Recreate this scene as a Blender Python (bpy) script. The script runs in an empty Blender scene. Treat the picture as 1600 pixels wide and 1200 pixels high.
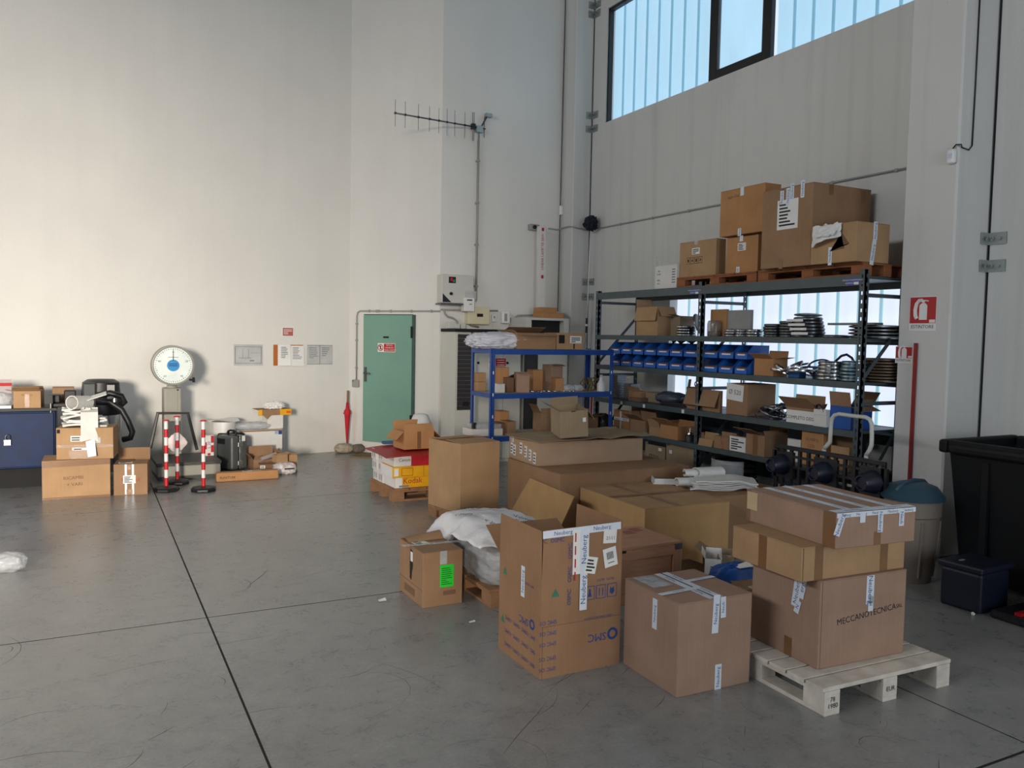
import bpy, bmesh, math, random
from mathutils import Vector, Matrix, Euler, noise
random.seed(7)
SC = bpy.context.scene
COL = SC.collection
PI = math.pi
def rad(a): return math.radians(a)

# ------------------------------------------------------------------ camera
CAM_F, CAM_H = 1279.6, 1.8
YAW, PITCH, ROLL = 0.4803, 0.05787, -0.01872
_f = Vector((math.sin(YAW), math.cos(YAW), 0)); _r = Vector((math.cos(YAW), -math.sin(YAW), 0)); _d = Vector((0, 0, -1))
_f2 = _f * math.cos(PITCH) + _d * math.sin(PITCH); _d2 = _d * math.cos(PITCH) - _f * math.sin(PITCH)
_r2 = _r * math.cos(ROLL) + _d2 * math.sin(ROLL); _d3 = _d2 * math.cos(ROLL) - _r * math.sin(ROLL)
cd = bpy.data.cameras.new('camera'); cam = bpy.data.objects.new('camera', cd); COL.objects.link(cam)
cd.sensor_fit = 'HORIZONTAL'; cd.sensor_width = 36.0; cd.lens = CAM_F / 1600 * 36.0; cd.clip_end = 200
m = Matrix(((_r2.x, -_d3.x, -_f2.x), (_r2.y, -_d3.y, -_f2.y), (_r2.z, -_d3.z, -_f2.z))).to_4x4()
m.translation = Vector((0, 0, CAM_H)); cam.matrix_world = m
SC.camera = cam

# ------------------------------------------------------------------ world, light, exposure
SC.view_settings.view_transform = 'Standard'; SC.view_settings.look = 'None'
SC.view_settings.gamma = 1.0; SC.view_settings.use_curve_mapping = False
SC.view_settings.exposure = 0.02
w = bpy.data.worlds.new('sky'); SC.world = w; w.use_nodes = True
w.node_tree.nodes['Background'].inputs[0].default_value = (0.75, 0.86, 1.0, 1); w.node_tree.nodes['Background'].inputs[1].default_value = 1.0
def area(name, loc, target, sx, sy, power, col):
    l = bpy.data.lights.new(name, 'AREA'); l.shape = 'RECTANGLE'; l.size = sx; l.size_y = sy; l.energy = power; l.color = col
    o = bpy.data.objects.new(name, l); COL.objects.link(o); o.location = loc
    o.rotation_euler = (Vector(target) - Vector(loc)).to_track_quat('-Z', 'Y').to_euler(); return o
# low bright sky over the yard, seen only through the open loading door behind the camera (its lintel and jambs shape the light)
area('daylight_yard', (-6.9, -15.5, 3.7), (-1.5, 9.0, 2.0), 3.2, 2.5, 8300, (1.0, 0.885, 0.745))
# cool fill lamp added behind the camera to lift the faces turned towards it
area('cool_fill_rear', (2.6, -6.9, 2.4), (2.8, 5.0, 1.0), 3.6, 4.2, 260, (0.84, 0.92, 1.0))
# the glazed strip high in the left side wall, facing the one in view
area('daylight_left_strip', (-8.9, 4.2, 5.8), (4.0, 5.0, 2.4), 11.0, 1.5, 820, (0.93, 0.96, 1.0))

# ------------------------------------------------------------------ helpers
def ray(x, y): return _r2 * ((x - 800) / CAM_F) + _d3 * ((y - 600) / CAM_F) + _f2
CO = Vector((0, 0, CAM_H))
def at_z(x, y, z=0.0): v = ray(x, y); return CO + v * ((z - CAM_H) / v.z)
def at_X(x, y, X): v = ray(x, y); return CO + v * (X / v.x)
def at_Y(x, y, Y): v = ray(x, y); return CO + v * (Y / v.y)
def at_pl(x, y, p, n): v = ray(x, y); n = Vector(n); return CO + v * ((Vector(p) - CO).dot(n) / v.dot(n))
def pix(p):
    q = Vector(p) - CO; k = q.dot(_f2); return 800 + CAM_F * q.dot(_r2) / k, 600 + CAM_F * q.dot(_d3) / k
def zrow(y, X, Y):
    a, b = -2.0, 12.0
    for _ in range(50):
        c = (a + b) / 2
        if pix((X, Y, c))[1] > y: a = c
        else: b = c
    return c
def lin(c): return tuple(((v / 255) / 12.92 if v / 255 <= .04045 else ((v / 255 + .055) / 1.055) ** 2.4) for v in c) + (1,)

MATS = {}
def mat(name, rgb, rough=.7, metal=0.0, var=.12, scale=6.0, bump=.0, bscale=40.0, stretch=(1, 1, 1), spec=.5, emit=None, est=0.0, alpha=1.0, trans=0.0):
    if name in MATS: return MATS[name]
    ma = bpy.data.materials.new(name); ma.use_nodes = True; nt = ma.node_tree; b = nt.nodes['Principled BSDF']
    c = lin(rgb); b.inputs['Roughness'].default_value = rough; b.inputs['Metallic'].default_value = metal
    b.inputs['Specular IOR Level'].default_value = spec
    tc = nt.nodes.new('ShaderNodeTexCoord'); mp = nt.nodes.new('ShaderNodeMapping'); mp.inputs['Scale'].default_value = stretch
    nt.links.new(tc.outputs['Object'], mp.inputs[0])
    n1 = nt.nodes.new('ShaderNodeTexNoise'); n1.inputs['Scale'].default_value = scale; n1.inputs['Detail'].default_value = 6
    nt.links.new(mp.outputs[0], n1.inputs['Vector'])
    r = nt.nodes.new('ShaderNodeMapRange'); r.inputs[1].default_value = .3; r.inputs[2].default_value = .7
    nt.links.new(n1.outputs[0], r.inputs[0])
    mx = nt.nodes.new('ShaderNodeMix'); mx.data_type = 'RGBA'
    mx.inputs[6].default_value = tuple(v * (1 - var) for v in c[:3]) + (1,); mx.inputs[7].default_value = tuple(min(1, v * (1 + var * .7)) for v in c[:3]) + (1,)
    nt.links.new(r.outputs[0], mx.inputs[0]); nt.links.new(mx.outputs[2], b.inputs['Base Color'])
    if bump:
        n2 = nt.nodes.new('ShaderNodeTexNoise'); n2.inputs['Scale'].default_value = bscale; n2.inputs['Detail'].default_value = 4
        nt.links.new(mp.outputs[0], n2.inputs['Vector'])
        bp = nt.nodes.new('ShaderNodeBump'); bp.inputs['Strength'].default_value = bump; bp.inputs['Distance'].default_value = .01
        nt.links.new(n2.outputs[0], bp.inputs['Height']); nt.links.new(bp.outputs[0], b.inputs['Normal'])
    if emit:
        e = lin(emit); mx2 = nt.nodes.new('ShaderNodeMix'); mx2.data_type = 'RGBA'
        mx2.inputs[6].default_value = tuple(v * (1 - var) for v in e[:3]) + (1,); mx2.inputs[7].default_value = e
        nt.links.new(r.outputs[0], mx2.inputs[0]); nt.links.new(mx2.outputs[2], b.inputs['Emission Color']); b.inputs['Emission Strength'].default_value = est
    if alpha < 1: b.inputs['Alpha'].default_value = alpha
    if trans: b.inputs['Transmission Weight'].default_value = trans
    MATS[name] = ma; return ma
def board(name, rgb, var=.10, lines=.03):
    """corrugated cardboard: mottled kraft with faint flute lines"""
    if name in MATS: return MATS[name]
    ma = mat(name, rgb, .82, 0, var, 5.0, .12, 60, (1, 1, 1), .2); nt = ma.node_tree; b = nt.nodes['Principled BSDF']
    tc = [n for n in nt.nodes if n.type == 'TEX_COORD'][0]; mx = [n for n in nt.nodes if n.type == 'MIX'][0]
    mp = nt.nodes.new('ShaderNodeMapping'); mp.inputs['Scale'].default_value = (60, 60, 1.2); nt.links.new(tc.outputs['Object'], mp.inputs[0])
    n = nt.nodes.new('ShaderNodeTexNoise'); n.inputs['Scale'].default_value = 2.0; n.inputs['Detail'].default_value = 2; nt.links.new(mp.outputs[0], n.inputs['Vector'])
    r = nt.nodes.new('ShaderNodeMapRange'); r.inputs[1].default_value = .3; r.inputs[2].default_value = .7; r.inputs[3].default_value = 1 - lines * 1.5; r.inputs[4].default_value = 1 + lines
    nt.links.new(n.outputs[0], r.inputs[0])
    vm = nt.nodes.new('ShaderNodeVectorMath'); vm.operation = 'SCALE'; nt.links.new(mx.outputs[2], vm.inputs[0]); nt.links.new(r.outputs[0], vm.inputs['Scale'])
    nt.links.new(vm.outputs[0], b.inputs['Base Color']); return ma

class MB:
    def __init__(s): s.bm = bmesh.new()
    def box(s, x0, x1, y0, y1, z0, z1, M=None):
        vs = [s.bm.verts.new((M @ Vector(p)) if M else p) for p in ((x0,y0,z0),(x1,y0,z0),(x1,y1,z0),(x0,y1,z0),(x0,y0,z1),(x1,y0,z1),(x1,y1,z1),(x0,y1,z1))]
        for f in ((0,3,2,1),(4,5,6,7),(0,1,5,4),(1,2,6,5),(2,3,7,6),(3,0,4,7)): s.bm.faces.new([vs[i] for i in f])
        return s
    def cyl(s, p0, p1, r0, r1=None, n=14, caps=True):
        p0 = Vector(p0); p1 = Vector(p1); r1 = r0 if r1 is None else r1; d = (p1 - p0).normalized()
        a = d.orthogonal().normalized(); b = d.cross(a); A = []; B = []
        for i in range(n):
            t = 2 * PI * i / n; q = a * math.cos(t) + b * math.sin(t)
            A.append(s.bm.verts.new(p0 + q * r0)); B.append(s.bm.verts.new(p1 + q * r1))
        for i in range(n): s.bm.faces.new((A[i], A[(i+1) % n], B[(i+1) % n], B[i]))
        if caps: s.bm.faces.new(A[::-1]); s.bm.faces.new(B)
        return s
    def tube(s, pts, r, n=8, closed=False):
        P = [Vector(p) for p in pts]; N = len(P); rings = []; pa = None
        for i in range(N):
            if closed: d = (P[(i+1) % N] - P[i-1]).normalized()
            else: d = (P[min(i+1, N-1)] - P[max(i-1, 0)]).normalized()
            a = (pa - d * pa.dot(d)) if pa else d.orthogonal()
            a.normalize(); pa = a; b = d.cross(a); rr = r[i] if isinstance(r, (list, tuple)) else r
            rings.append([s.bm.verts.new(P[i] + (a * math.cos(2*PI*k/n) + b * math.sin(2*PI*k/n)) * rr) for k in range(n)])
        for i in range(N if closed else N - 1):
            A, B = rings[i], rings[(i+1) % N]
            for k in range(n): s.bm.faces.new((A[k], A[(k+1) % n], B[(k+1) % n], B[k]))
        if not closed: s.bm.faces.new(rings[0][::-1]); s.bm.faces.new(rings[-1])
        return s
    def lathe(s, prof, n=24, M=None, closed=False):
        R = []
        for (r, z) in prof: R.append([s.bm.verts.new((M @ Vector((r*math.cos(2*PI*k/n), r*math.sin(2*PI*k/n), z))) if M else (r*math.cos(2*PI*k/n), r*math.sin(2*PI*k/n), z)) for k in range(n)])
        for i in range(len(R) if closed else len(R) - 1):
            A, B = R[i], R[(i+1) % len(R)]
            for k in range(n): s.bm.faces.new((A[k], A[(k+1) % n], B[(k+1) % n], B[k]))
        if not closed:
            if prof[0][0] > 1e-4: s.bm.faces.new(R[0][::-1])
            if prof[-1][0] > 1e-4: s.bm.faces.new(R[-1])
        return s
    def prism(s, poly, z0, z1, M=None):
        A = [s.bm.verts.new((M @ Vector((x, y, z0))) if M else (x, y, z0)) for x, y in poly]
        B = [s.bm.verts.new((M @ Vector((x, y, z1))) if M else (x, y, z1)) for x, y in poly]; n = len(poly)
        s.bm.faces.new(A[::-1]); s.bm.faces.new(B)
        for i in range(n): s.bm.faces.new((A[i], A[(i+1) % n], B[(i+1) % n], B[i]))
        return s
    def sheet(s, fn, nu, nv, t=.004):
        """a bent sheet of thickness t from fn(u,v)->point, u,v in 0..1"""
        G = [[Vector(fn(i/nu, j/nv)) for j in range(nv+1)] for i in range(nu+1)]
        T = []; Bm = []
        for i in range(nu+1):
            a = []; b = []
            for j in range(nv+1):
                du = G[min(i+1, nu)][j] - G[max(i-1, 0)][j]; dv = G[i][min(j+1, nv)] - G[i][max(j-1, 0)]
                nn = du.cross(dv); nn = nn.normalized() if nn.length > 1e-9 else Vector((0, 0, 1))
                a.append(s.bm.verts.new(G[i][j] + nn * t/2)); b.append(s.bm.verts.new(G[i][j] - nn * t/2))
            T.append(a); Bm.append(b)
        for i in range(nu):
            for j in range(nv):
                s.bm.faces.new((T[i][j], T[i+1][j], T[i+1][j+1], T[i][j+1])); s.bm.faces.new((Bm[i][j+1], Bm[i+1][j+1], Bm[i+1][j], Bm[i][j]))
        for i in range(nu):
            s.bm.faces.new((T[i+1][0], T[i][0], Bm[i][0], Bm[i+1][0])); s.bm.faces.new((T[i][nv], T[i+1][nv], Bm[i+1][nv], Bm[i][nv]))
        for j in range(nv):
            s.bm.faces.new((T[0][j], T[0][j+1], Bm[0][j+1], Bm[0][j])); s.bm.faces.new((T[nu][j+1], T[nu][j], Bm[nu][j], Bm[nu][j+1]))
        return s
    def lump(s, c, sx, sy, sz, amp=.12, freq=2.0, seed=0, sub=4, flat=True, sharp=2.4, ridge=False):
        """a soft bag-like body: super-ellipsoid with noise wrinkles, flattened at its base c (base centre)"""
        g = bmesh.ops.create_icosphere(s.bm, subdivisions=sub, radius=1.0)
        for v in g['verts']:
            p = v.co.normalized(); k = (abs(p.x)**sharp + abs(p.y)**sharp + abs(p.z)**sharp) ** (-1/sharp); q = p * k
            nz = noise.noise(p * freq + Vector((seed*7.3, seed*3.1, seed))) + .5 * noise.noise(p * freq * 2.7 + Vector((seed, 0, 9)))
            if ridge: nz = (1 - abs(nz) * 2.2) * .6 + .25 * noise.noise(p * freq * 5 + Vector((3, seed, 1)))
            q = q * (1 + amp * nz); z = q.z
            if flat: z = max(z, -.92)
            v.co = Vector((c[0] + q.x * sx, c[1] + q.y * sy, c[2] + (z + .92) * sz))
        return s
    def build(s, name, material, parent=None, smooth=False, bevel=0.0, loc=None, rot=None, seg=1):
        bmesh.ops.recalc_face_normals(s.bm, faces=s.bm.faces)
        me = bpy.data.meshes.new(name); s.bm.to_mesh(me); s.bm.free()
        o = bpy.data.objects.new(name, me); COL.objects.link(o)
        for ma in (material if isinstance(material, (list, tuple)) else [material]): me.materials.append(ma)
        if parent: o.parent = parent
        if loc is not None: o.location = loc
        if rot is not None: o.rotation_euler = rot
        if smooth:
            for p in me.polygons: p.use_smooth = True
            if smooth == 'auto': me.set_sharp_from_angle(angle=rad(35))
        if bevel:
            md = o.modifiers.new('edge', 'BEVEL'); md.width = bevel; md.segments = seg; md.limit_method = 'ANGLE'
        return o
def tag(o, label, cat, group=None):
    o['label'] = label; o['category'] = cat
    if group: o['group'] = group
    return o
def struct(o): o['kind'] = 'structure'; return o
def thing(name, label, cat, loc=(0, 0, 0), rotz=0.0, group=None):
    o = bpy.data.objects.new(name, None); COL.objects.link(o); o.empty_display_size = .1
    o.location = loc; o.rotation_euler = (0, 0, rotz); return tag(o, label, cat, group)
def share(src, name, parent=None, loc=None, rot=None):
    o = src.copy(); o.name = name; COL.objects.link(o); o.parent = parent
    if loc is not None: o.location = loc
    if rot is not None: o.rotation_euler = rot
    for k in list(o.keys()):
        if k in ('label', 'category', 'group', 'kind') and parent is not None: del o[k]
    return o

_TX = {}
def text(parent, s, size, M, ma, name='lettering', sx=1.0):
    k = s
    if k not in _TX:
        cu = bpy.data.curves.new('t', 'FONT'); cu.body = s; cu.size = 1.0; cu.align_x = 'CENTER'; cu.align_y = 'CENTER'; cu.resolution_u = 2
        ob = bpy.data.objects.new('t', cu); COL.objects.link(ob)
        dg = bpy.context.evaluated_depsgraph_get(); me = bpy.data.meshes.new_from_object(ob.evaluated_get(dg)); bpy.data.objects.remove(ob); bpy.data.curves.remove(cu); _TX[k] = me
    me = _TX[k].copy(); me.materials.clear(); me.materials.append(ma); me.name = name
    o = bpy.data.objects.new(name, me); COL.objects.link(o); o.parent = parent
    o.matrix_local = M @ Matrix.Diagonal((size * sx, size, size, 1)); return o
def face_M(dims, face, u, v, off=.0, rot=0.0):
    """matrix on a box face; u,v in metres from the face's lower-left as seen from outside"""
    w, d, h = dims
    if face == 'f': R = Matrix(((1,0,0,u),(0,0,-1,-off),(0,1,0,v),(0,0,0,1)))
    elif face == 'l': R = Matrix(((0,0,-1,-off),(-1,0,0,d-u),(0,1,0,v),(0,0,0,1)))
    elif face == 'r': R = Matrix(((0,0,1,w+off),(1,0,0,u),(0,1,0,v),(0,0,0,1)))
    else: R = Matrix(((1,0,0,u),(0,1,0,v),(0,0,1,h+off),(0,0,0,1)))
    return R @ Matrix.Rotation(rad(rot), 4, 'Z')
DIM = {}
def decal(root, face, u, v, dw, dh, ma, name='tape', rot=0.0, off=.0006, t=.0008):
    M = face_M(DIM[root.name], face, u, v, off, rot)
    o = MB().box(-dw/2, dw/2, -dh/2, dh/2, 0, t).build(name, ma, root); o.matrix_local = M; o['t'] = t; return o
def lines_on(dec, dw, dh, n, ma, seed=0, margin=.1):
    rd = random.Random(seed); mb = MB()
    for i in range(n):
        y = dh * (.5 - margin) - (i + .5) * dh * (1 - 2*margin) / n; L = dw * (1 - 2*margin) * rd.uniform(.45, 1)
        mb.box(-dw*(.5-margin), -dw*(.5-margin) + L, y - dh*.28/n, y + dh*.12/n, 0, .0003)
    o = mb.build('print', ma, dec); o.location = (0, 0, dec['t'] + .0003); return o
def label_on(root, face, u, v, dw, dh, n=5, rot=0, col=None, seed=0, name='shipping_label', off=.0006):
    d = decal(root, face, u, v, dw, dh, col or WHITE, name, rot, off); lines_on(d, dw, dh, n, INK, seed); return d
def ntape(root, face, u, v, dw, dh, txt='Neuberg', rot=0, ts=None, off=.0012):
    """printed white parcel tape; dw is along the tape"""
    d = decal(root, face, u, v, dw, dh, TAPEW, 'tape', rot, off)
    if txt:
        n = max(1, int(dw / (dh * 4.2)))
        for i in range(n): text(d, txt, ts or dh * .8, Matrix.Translation((dw * ((i + .5) / n - .5), 0, d['t'] + .0004)), INKBLUE)
    return d
def carton(label, o, ang, w, d, h, ma, flaps=None, name='cardboard_box', cat='box', group=None, t=.005, seam='x', top=True):
    r = thing(name, label, cat, (o[0], o[1], o[2] if len(o) > 2 else 0), rad(ang), group); DIM[r.name] = (w, d, h)
    if flaps is None:
        MB().box(0, w, 0, d, 0, h - (t if top else 0)).build('body', ma, r, bevel=.003)
        if top:
            g = .002
            if seam == 'x': R = ((0, w, 0, d/2 - g), (0, w, d/2 + g, d))
            else: R = ((0, w/2 - g, 0, d), (w/2 + g, w, 0, d))
            for a in R: MB().box(a[0], a[1], a[2], a[3], h - t + .0005, h).build('flap', ma, r)
    else:
        b = MB(); b.box(0, w, 0, d, 0, t); b.box(0, w, 0, t, t, h); b.box(0, w, d - t, d, t, h); b.box(0, t, t, d - t, t, h); b.box(w - t, w, t, d - t, t, h)
        b.build('body', ma, r)
        for k, (a, L) in flaps.items():
            c, s_ = math.cos(rad(a)), math.sin(rad(a)); tt = t * .7
            if k == 'f': ax, org, dr, ln = Vector((1,0,0)), Vector((0,0,h)), Vector((0,c,s_)), w
            if k == 'b': ax, org, dr, ln = Vector((1,0,0)), Vector((0,d,h)), Vector((0,-c,s_)), w
            if k == 'l': ax, org, dr, ln = Vector((0,1,0)), Vector((0,0,h)), Vector((c,0,s_)), d
            if k == 'r': ax, org, dr, ln = Vector((0,1,0)), Vector((w,0,h)), Vector((-c,0,s_)), d
            nn = ax.cross(dr); m = MB(); V = [org + ax*(ln*.004), org + ax*(ln*.996), org + ax*(ln*.985) + dr*L, org + ax*(ln*.015) + dr*L]
            A = [m.bm.verts.new(p + nn*tt/2) for p in V]; B = [m.bm.verts.new(p - nn*tt/2) for p in V]
            m.bm.faces.new(A); m.bm.faces.new(B[::-1])
            for i in range(4): m.bm.faces.new((A[i], A[(i+1) % 4], B[(i+1) % 4], B[i]))
            m.build('flap', ma, r)
    return r
def rbox(label, xl, xn, xr, yb, yt, z, X, ma, **kw):
    """carton on a shelf: left / near / right vertical edges and near top row give its place and size"""
    p = at_X(xn, yb, X); Yn = p.y; Yf = at_X(xl, yb, X).y; Xr = at_Y(xr, yb, Yn).x; h = zrow(yt, X, Yn) - z
    return carton(label, (X, Yn, z), 0, max(.04, Xr - X), max(.04, Yf - Yn), max(.03, h), ma, **kw)
def pallet(label, o, ang, w, d, h, ma, swap=False, n=5, name='wooden_pallet', nb=3):
    r = thing(name, label, 'pallet', (o[0], o[1], o[2] if len(o) > 2 else 0), rad(ang)); t = h * .15
    def bx(nm, a0, a1, b0, b1, z0, z1):
        q = MB()
        if swap: q.box(b0, b1, a0, a1, z0, z1)
        else: q.box(a0, a1, b0, b1, z0, z1)
        return q.build(nm, ma, r, bevel=.002)
    W, D = (d, w) if swap else (w, d)
    bw = .1; xs = [0, W/2 - bw/2, W - bw]
    for x in xs:
        bx('bottom_board', x, x + bw, 0, D, 0, t)
        for k in range(nb): y = k * (D - .14) / (nb - 1); bx('block', x, x + bw, y, y + .14, t, h - 2*t)
        bx('stringer_board', x, x + bw, 0, D, h - 2*t, h - t)
    step = D / n
    for k in range(n): bx('deck_board', -.01, W + .01, k*step + .004, (k+1)*step - .008, h - t, h)
    return r

# ------------------------------------------------------------------ materials
WHITE = mat('paper_white', (226, 226, 224), .8, var=.04)
INK = mat('ink_black', (40, 40, 44), .8, var=.05)
INKBLUE = mat('ink_blue', (28, 62, 128), .7, var=.05)
INKRED = mat('ink_red', (178, 30, 38), .7, var=.05)
TAPEW = mat('tape_white', (214, 222, 232), .3, var=.06)
TAPEB = mat('tape_brown', (128, 92, 62), .3, var=.08)
KA = board('kraft_tan', (172, 139, 104)); KB = board('kraft_brown', (152, 120, 92)); KC = board('kraft_orange', (178, 132, 90))
KG = board('kraft_grey', (150, 132, 108)); KD = board('kraft_dark', (122, 95, 73)); KP = board('kraft_pinkish', (160, 131, 112)); KW = board('carton_white', (216, 214, 210), .05, .02)
KX = board('kraft_smc', (150, 116, 88))
RACK = mat('rack_grey_paint', (74, 86, 90), .45, .2, .12, 10)
BLUEP = mat('blue_rack_paint', (28, 72, 150), .4, .1, .1, 8)
STEEL = mat('bright_steel', (186, 188, 190), .25, 1.0, .1, 20)
STEELD = mat('dark_steel', (104, 106, 108), .35, .9, .15, 20)
GALV = mat('galvanised_steel', (168, 174, 172), .38, .8, .15, 25)
BLACKP = mat('black_plastic', (24, 25, 29), .45, 0, .15, 10)
BLACKM = mat('matt_black', (20, 20, 22), .8, 0, .1, 10)
DKBLUE = mat('dark_blue_plastic', (22, 26, 44), .4, 0, .12, 8)
GREYP = mat('conduit_grey', (150, 150, 146), .5, 0, .06)
LGREY = mat('light_grey_enamel', (196, 196, 190), .4, 0, .05, 4)
BEIGE = mat('beige_enamel', (214, 206, 172), .4, 0, .04, 4)
WOODW = mat('weathered_pale_wood', (208, 200, 188), .8, 0, .22, 9, .3, 60, (1, 1, 1))
WOODB = mat('pallet_wood', (150, 112, 80), .8, 0, .2, 9, .3, 60)
WOODR = mat('reddish_wood', (142, 88, 54), .8, 0, .2, 9, .3, 60)
PLY = mat('plywood', (176, 130, 102), .65, 0, .14, 5, .1, 50, (1, 6, 6))
RED = mat('red_paint', (176, 20, 30), .45, 0, .06, 6)
REDF = mat('red_fabric', (186, 22, 40), .7, 0, .2, 10)
WHITEP = mat('white_plastic', (224, 224, 222), .4, 0, .03)
FELT = mat('white_felt', (216, 216, 212), .9, 0, .08, 9, .3, 50)
FILM = mat('plastic_film', (210, 214, 220), .12, 0, .2, 12, 1.0, 16, alpha=.5)
CLEARP = mat('clear_polythene', (210, 214, 218), .15, 0, .15, 12, .8, 14, alpha=.45)
YELLOW = mat('yellow_print', (232, 170, 20), .5, 0, .08)
GREENL = mat('green_label', (30, 214, 50), .7, 0, .05)
BLUEB = mat('blue_plastic_bin', (36, 104, 196), .4, 0, .1)
BLUEC = mat('blue_enamel_worn', (4, 34, 76), .5, 0, .3, 5, spec=.25)
REDW = mat('red_bollard', (196, 28, 40), .45, 0, .05)
# ------------------------------------------------------------------ setting
def wall_mat(name, rgb, streak=.10, spots=.25):
    ma = mat(name, rgb, .88, 0, .035, 1.3, .25, 35, (1, 1, .8), .3); nt = ma.node_tree; b = nt.nodes['Principled BSDF']
    mx = [n for n in nt.nodes if n.type == 'MIX'][0]; tc = [n for n in nt.nodes if n.type == 'TEX_COORD'][0]
    mp = nt.nodes.new('ShaderNodeMapping'); mp.inputs['Scale'].default_value = (3.5, 3.5, .16); nt.links.new(tc.outputs['Object'], mp.inputs[0])
    n = nt.nodes.new('ShaderNodeTexNoise'); n.inputs['Scale'].default_value = 1.6; n.inputs['Detail'].default_value = 5; nt.links.new(mp.outputs[0], n.inputs['Vector'])
    r = nt.nodes.new('ShaderNodeMapRange'); r.inputs[1].default_value = .5; r.inputs[2].default_value = .8; r.inputs[3].default_value = 1.0; r.inputs[4].default_value = 1 - streak
    nt.links.new(n.outputs[0], r.inputs[0])
    n3 = nt.nodes.new('ShaderNodeTexNoise'); n3.inputs['Scale'].default_value = 7; n3.inputs['Detail'].default_value = 8; n3.inputs['Roughness'].default_value = .75; nt.links.new(tc.outputs['Object'], n3.inputs['Vector'])
    r3 = nt.nodes.new('ShaderNodeMapRange'); r3.inputs[1].default_value = .70; r3.inputs[2].default_value = .76; r3.inputs[3].default_value = 1.0; r3.inputs[4].default_value = 1 - spots; nt.links.new(n3.outputs[0], r3.inputs[0])
    m1 = nt.nodes.new('ShaderNodeMath'); m1.operation = 'MULTIPLY'; nt.links.new(r.outputs[0], m1.inputs[0]); nt.links.new(r3.outputs[0], m1.inputs[1])
    vm = nt.nodes.new('ShaderNodeVectorMath'); vm.operation = 'SCALE'; nt.links.new(mx.outputs[2], vm.inputs[0]); nt.links.new(m1.outputs[0], vm.inputs['Scale'])
    nt.links.new(vm.outputs[0], b.inputs['Base Color']); return ma
PLASTER = wall_mat('white_plaster', (216, 215, 211), .03, .08)
CONC = wall_mat('painted_concrete', (206, 206, 203), .14, .45)
def floor_mat():
    ma = bpy.data.materials.new('power_floated_concrete'); ma.use_nodes = True; nt = ma.node_tree; b = nt.nodes['Principled BSDF']; L = nt.links
    tc = nt.nodes.new('ShaderNodeTexCoord'); N = nt.nodes.new
    def ns(sc, det, ro=.55, st=(1, 1, 1), dist=0):
        mp = N('ShaderNodeMapping'); mp.inputs['Scale'].default_value = st; L.new(tc.outputs['Object'], mp.inputs[0])
        n = N('ShaderNodeTexNoise'); n.inputs['Scale'].default_value = sc; n.inputs['Detail'].default_value = det; n.inputs['Roughness'].default_value = ro; n.inputs['Distortion'].default_value = dist; L.new(mp.outputs[0], n.inputs['Vector']); return n
    def mr(src, a, bb, c, d): r = N('ShaderNodeMapRange'); r.inputs[1].default_value = a; r.inputs[2].default_value = bb; r.inputs[3].default_value = c; r.inputs[4].default_value = d; L.new(src, r.inputs[0]); return r
    big = ns(.55, 4); mid = ns(5.5, 10, .78, (1, 1, 1), .3); fine = ns(60, 6, .8)
    cr = N('ShaderNodeValToRGB'); cr.color_ramp.elements[0].position = .30; cr.color_ramp.elements[1].position = .72
    cr.color_ramp.elements[0].color = lin((128, 129, 129)); cr.color_ramp.elements[1].color = lin((160, 159, 156)); L.new(mid.outputs[0], cr.inputs[0])
    f = mr(big.outputs[0], .35, .7, .86, 1.08); g = mr(fine.outputs[0], .3, .7, .80, 1.14)
    mul = N('ShaderNodeMath'); mul.operation = 'MULTIPLY'; L.new(f.outputs[0], mul.inputs[0]); L.new(g.outputs[0], mul.inputs[1])
    last = mul
    # fine random scratches: thin bands where a stretched, rotated noise crosses its mean
    for k, (rz, sc) in enumerate(((.35, 1.0), (1.25, 1.5), (2.3, .8), (.8, 2.1), (2.8, 1.7))):
        mp = N('ShaderNodeMapping'); mp.inputs['Rotation'].default_value = (0, 0, rz); mp.inputs['Scale'].default_value = (.5 * sc, 5.5 * sc, 1); mp.inputs['Location'].default_value = (k*5.1, k*2.2, 0); L.new(tc.outputs['Object'], mp.inputs[0])
        n = N('ShaderNodeTexNoise'); n.inputs['Scale'].default_value = 1.3; n.inputs['Detail'].default_value = 0; n.inputs['Distortion'].default_value = .3; L.new(mp.outputs[0], n.inputs['Vector'])
        s = N('ShaderNodeMath'); s.operation = 'SUBTRACT'; s.inputs[1].default_value = .5; L.new(n.outputs[0], s.inputs[0])
        a = N('ShaderNodeMath'); a.operation = 'ABSOLUTE'; L.new(s.outputs[0], a.inputs[0])
        q = mr(a.outputs[0], .0, .006, 1.0, 0.0)
        msk = ns(2.3 + .37*k, 4, .6, (1, 1, 1))
        mk = mr(msk.outputs[0], .50, .62, 0.0, .14)
        pr = N('ShaderNodeMath'); pr.operation = 'MULTIPLY'; L.new(q.outputs[0], pr.inputs[0]); L.new(mk.outputs[0], pr.inputs[1])
        iv = N('ShaderNodeMath'); iv.operation = 'SUBTRACT'; iv.inputs[0].default_value = 1.0; L.new(pr.outputs[0], iv.inputs[1])
        m2 = N('ShaderNodeMath'); m2.operation = 'MULTIPLY'; L.new(last.outputs[0], m2.inputs[0]); L.new(iv.outputs[0], m2.inputs[1]); last = m2
    vm = N('ShaderNodeVectorMath'); vm.operation = 'SCALE'; L.new(cr.outputs[0], vm.inputs[0]); L.new(last.outputs[0], vm.inputs['Scale']); L.new(vm.outputs[0], b.inputs['Base Color'])
    rr = mr(mid.outputs[0], .3, .7, .25, .33); L.new(rr.outputs[0], b.inputs['Roughness']); b.inputs['Specular IOR Level'].default_value = .5
    bp = N('ShaderNodeBump'); bp.inputs['Strength'].default_value = .06; bp.inputs['Distance'].default_value = .01; L.new(fine.outputs[0], bp.inputs['Height']); L.new(bp.outputs[0], b.inputs['Normal'])
    return ma
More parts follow.
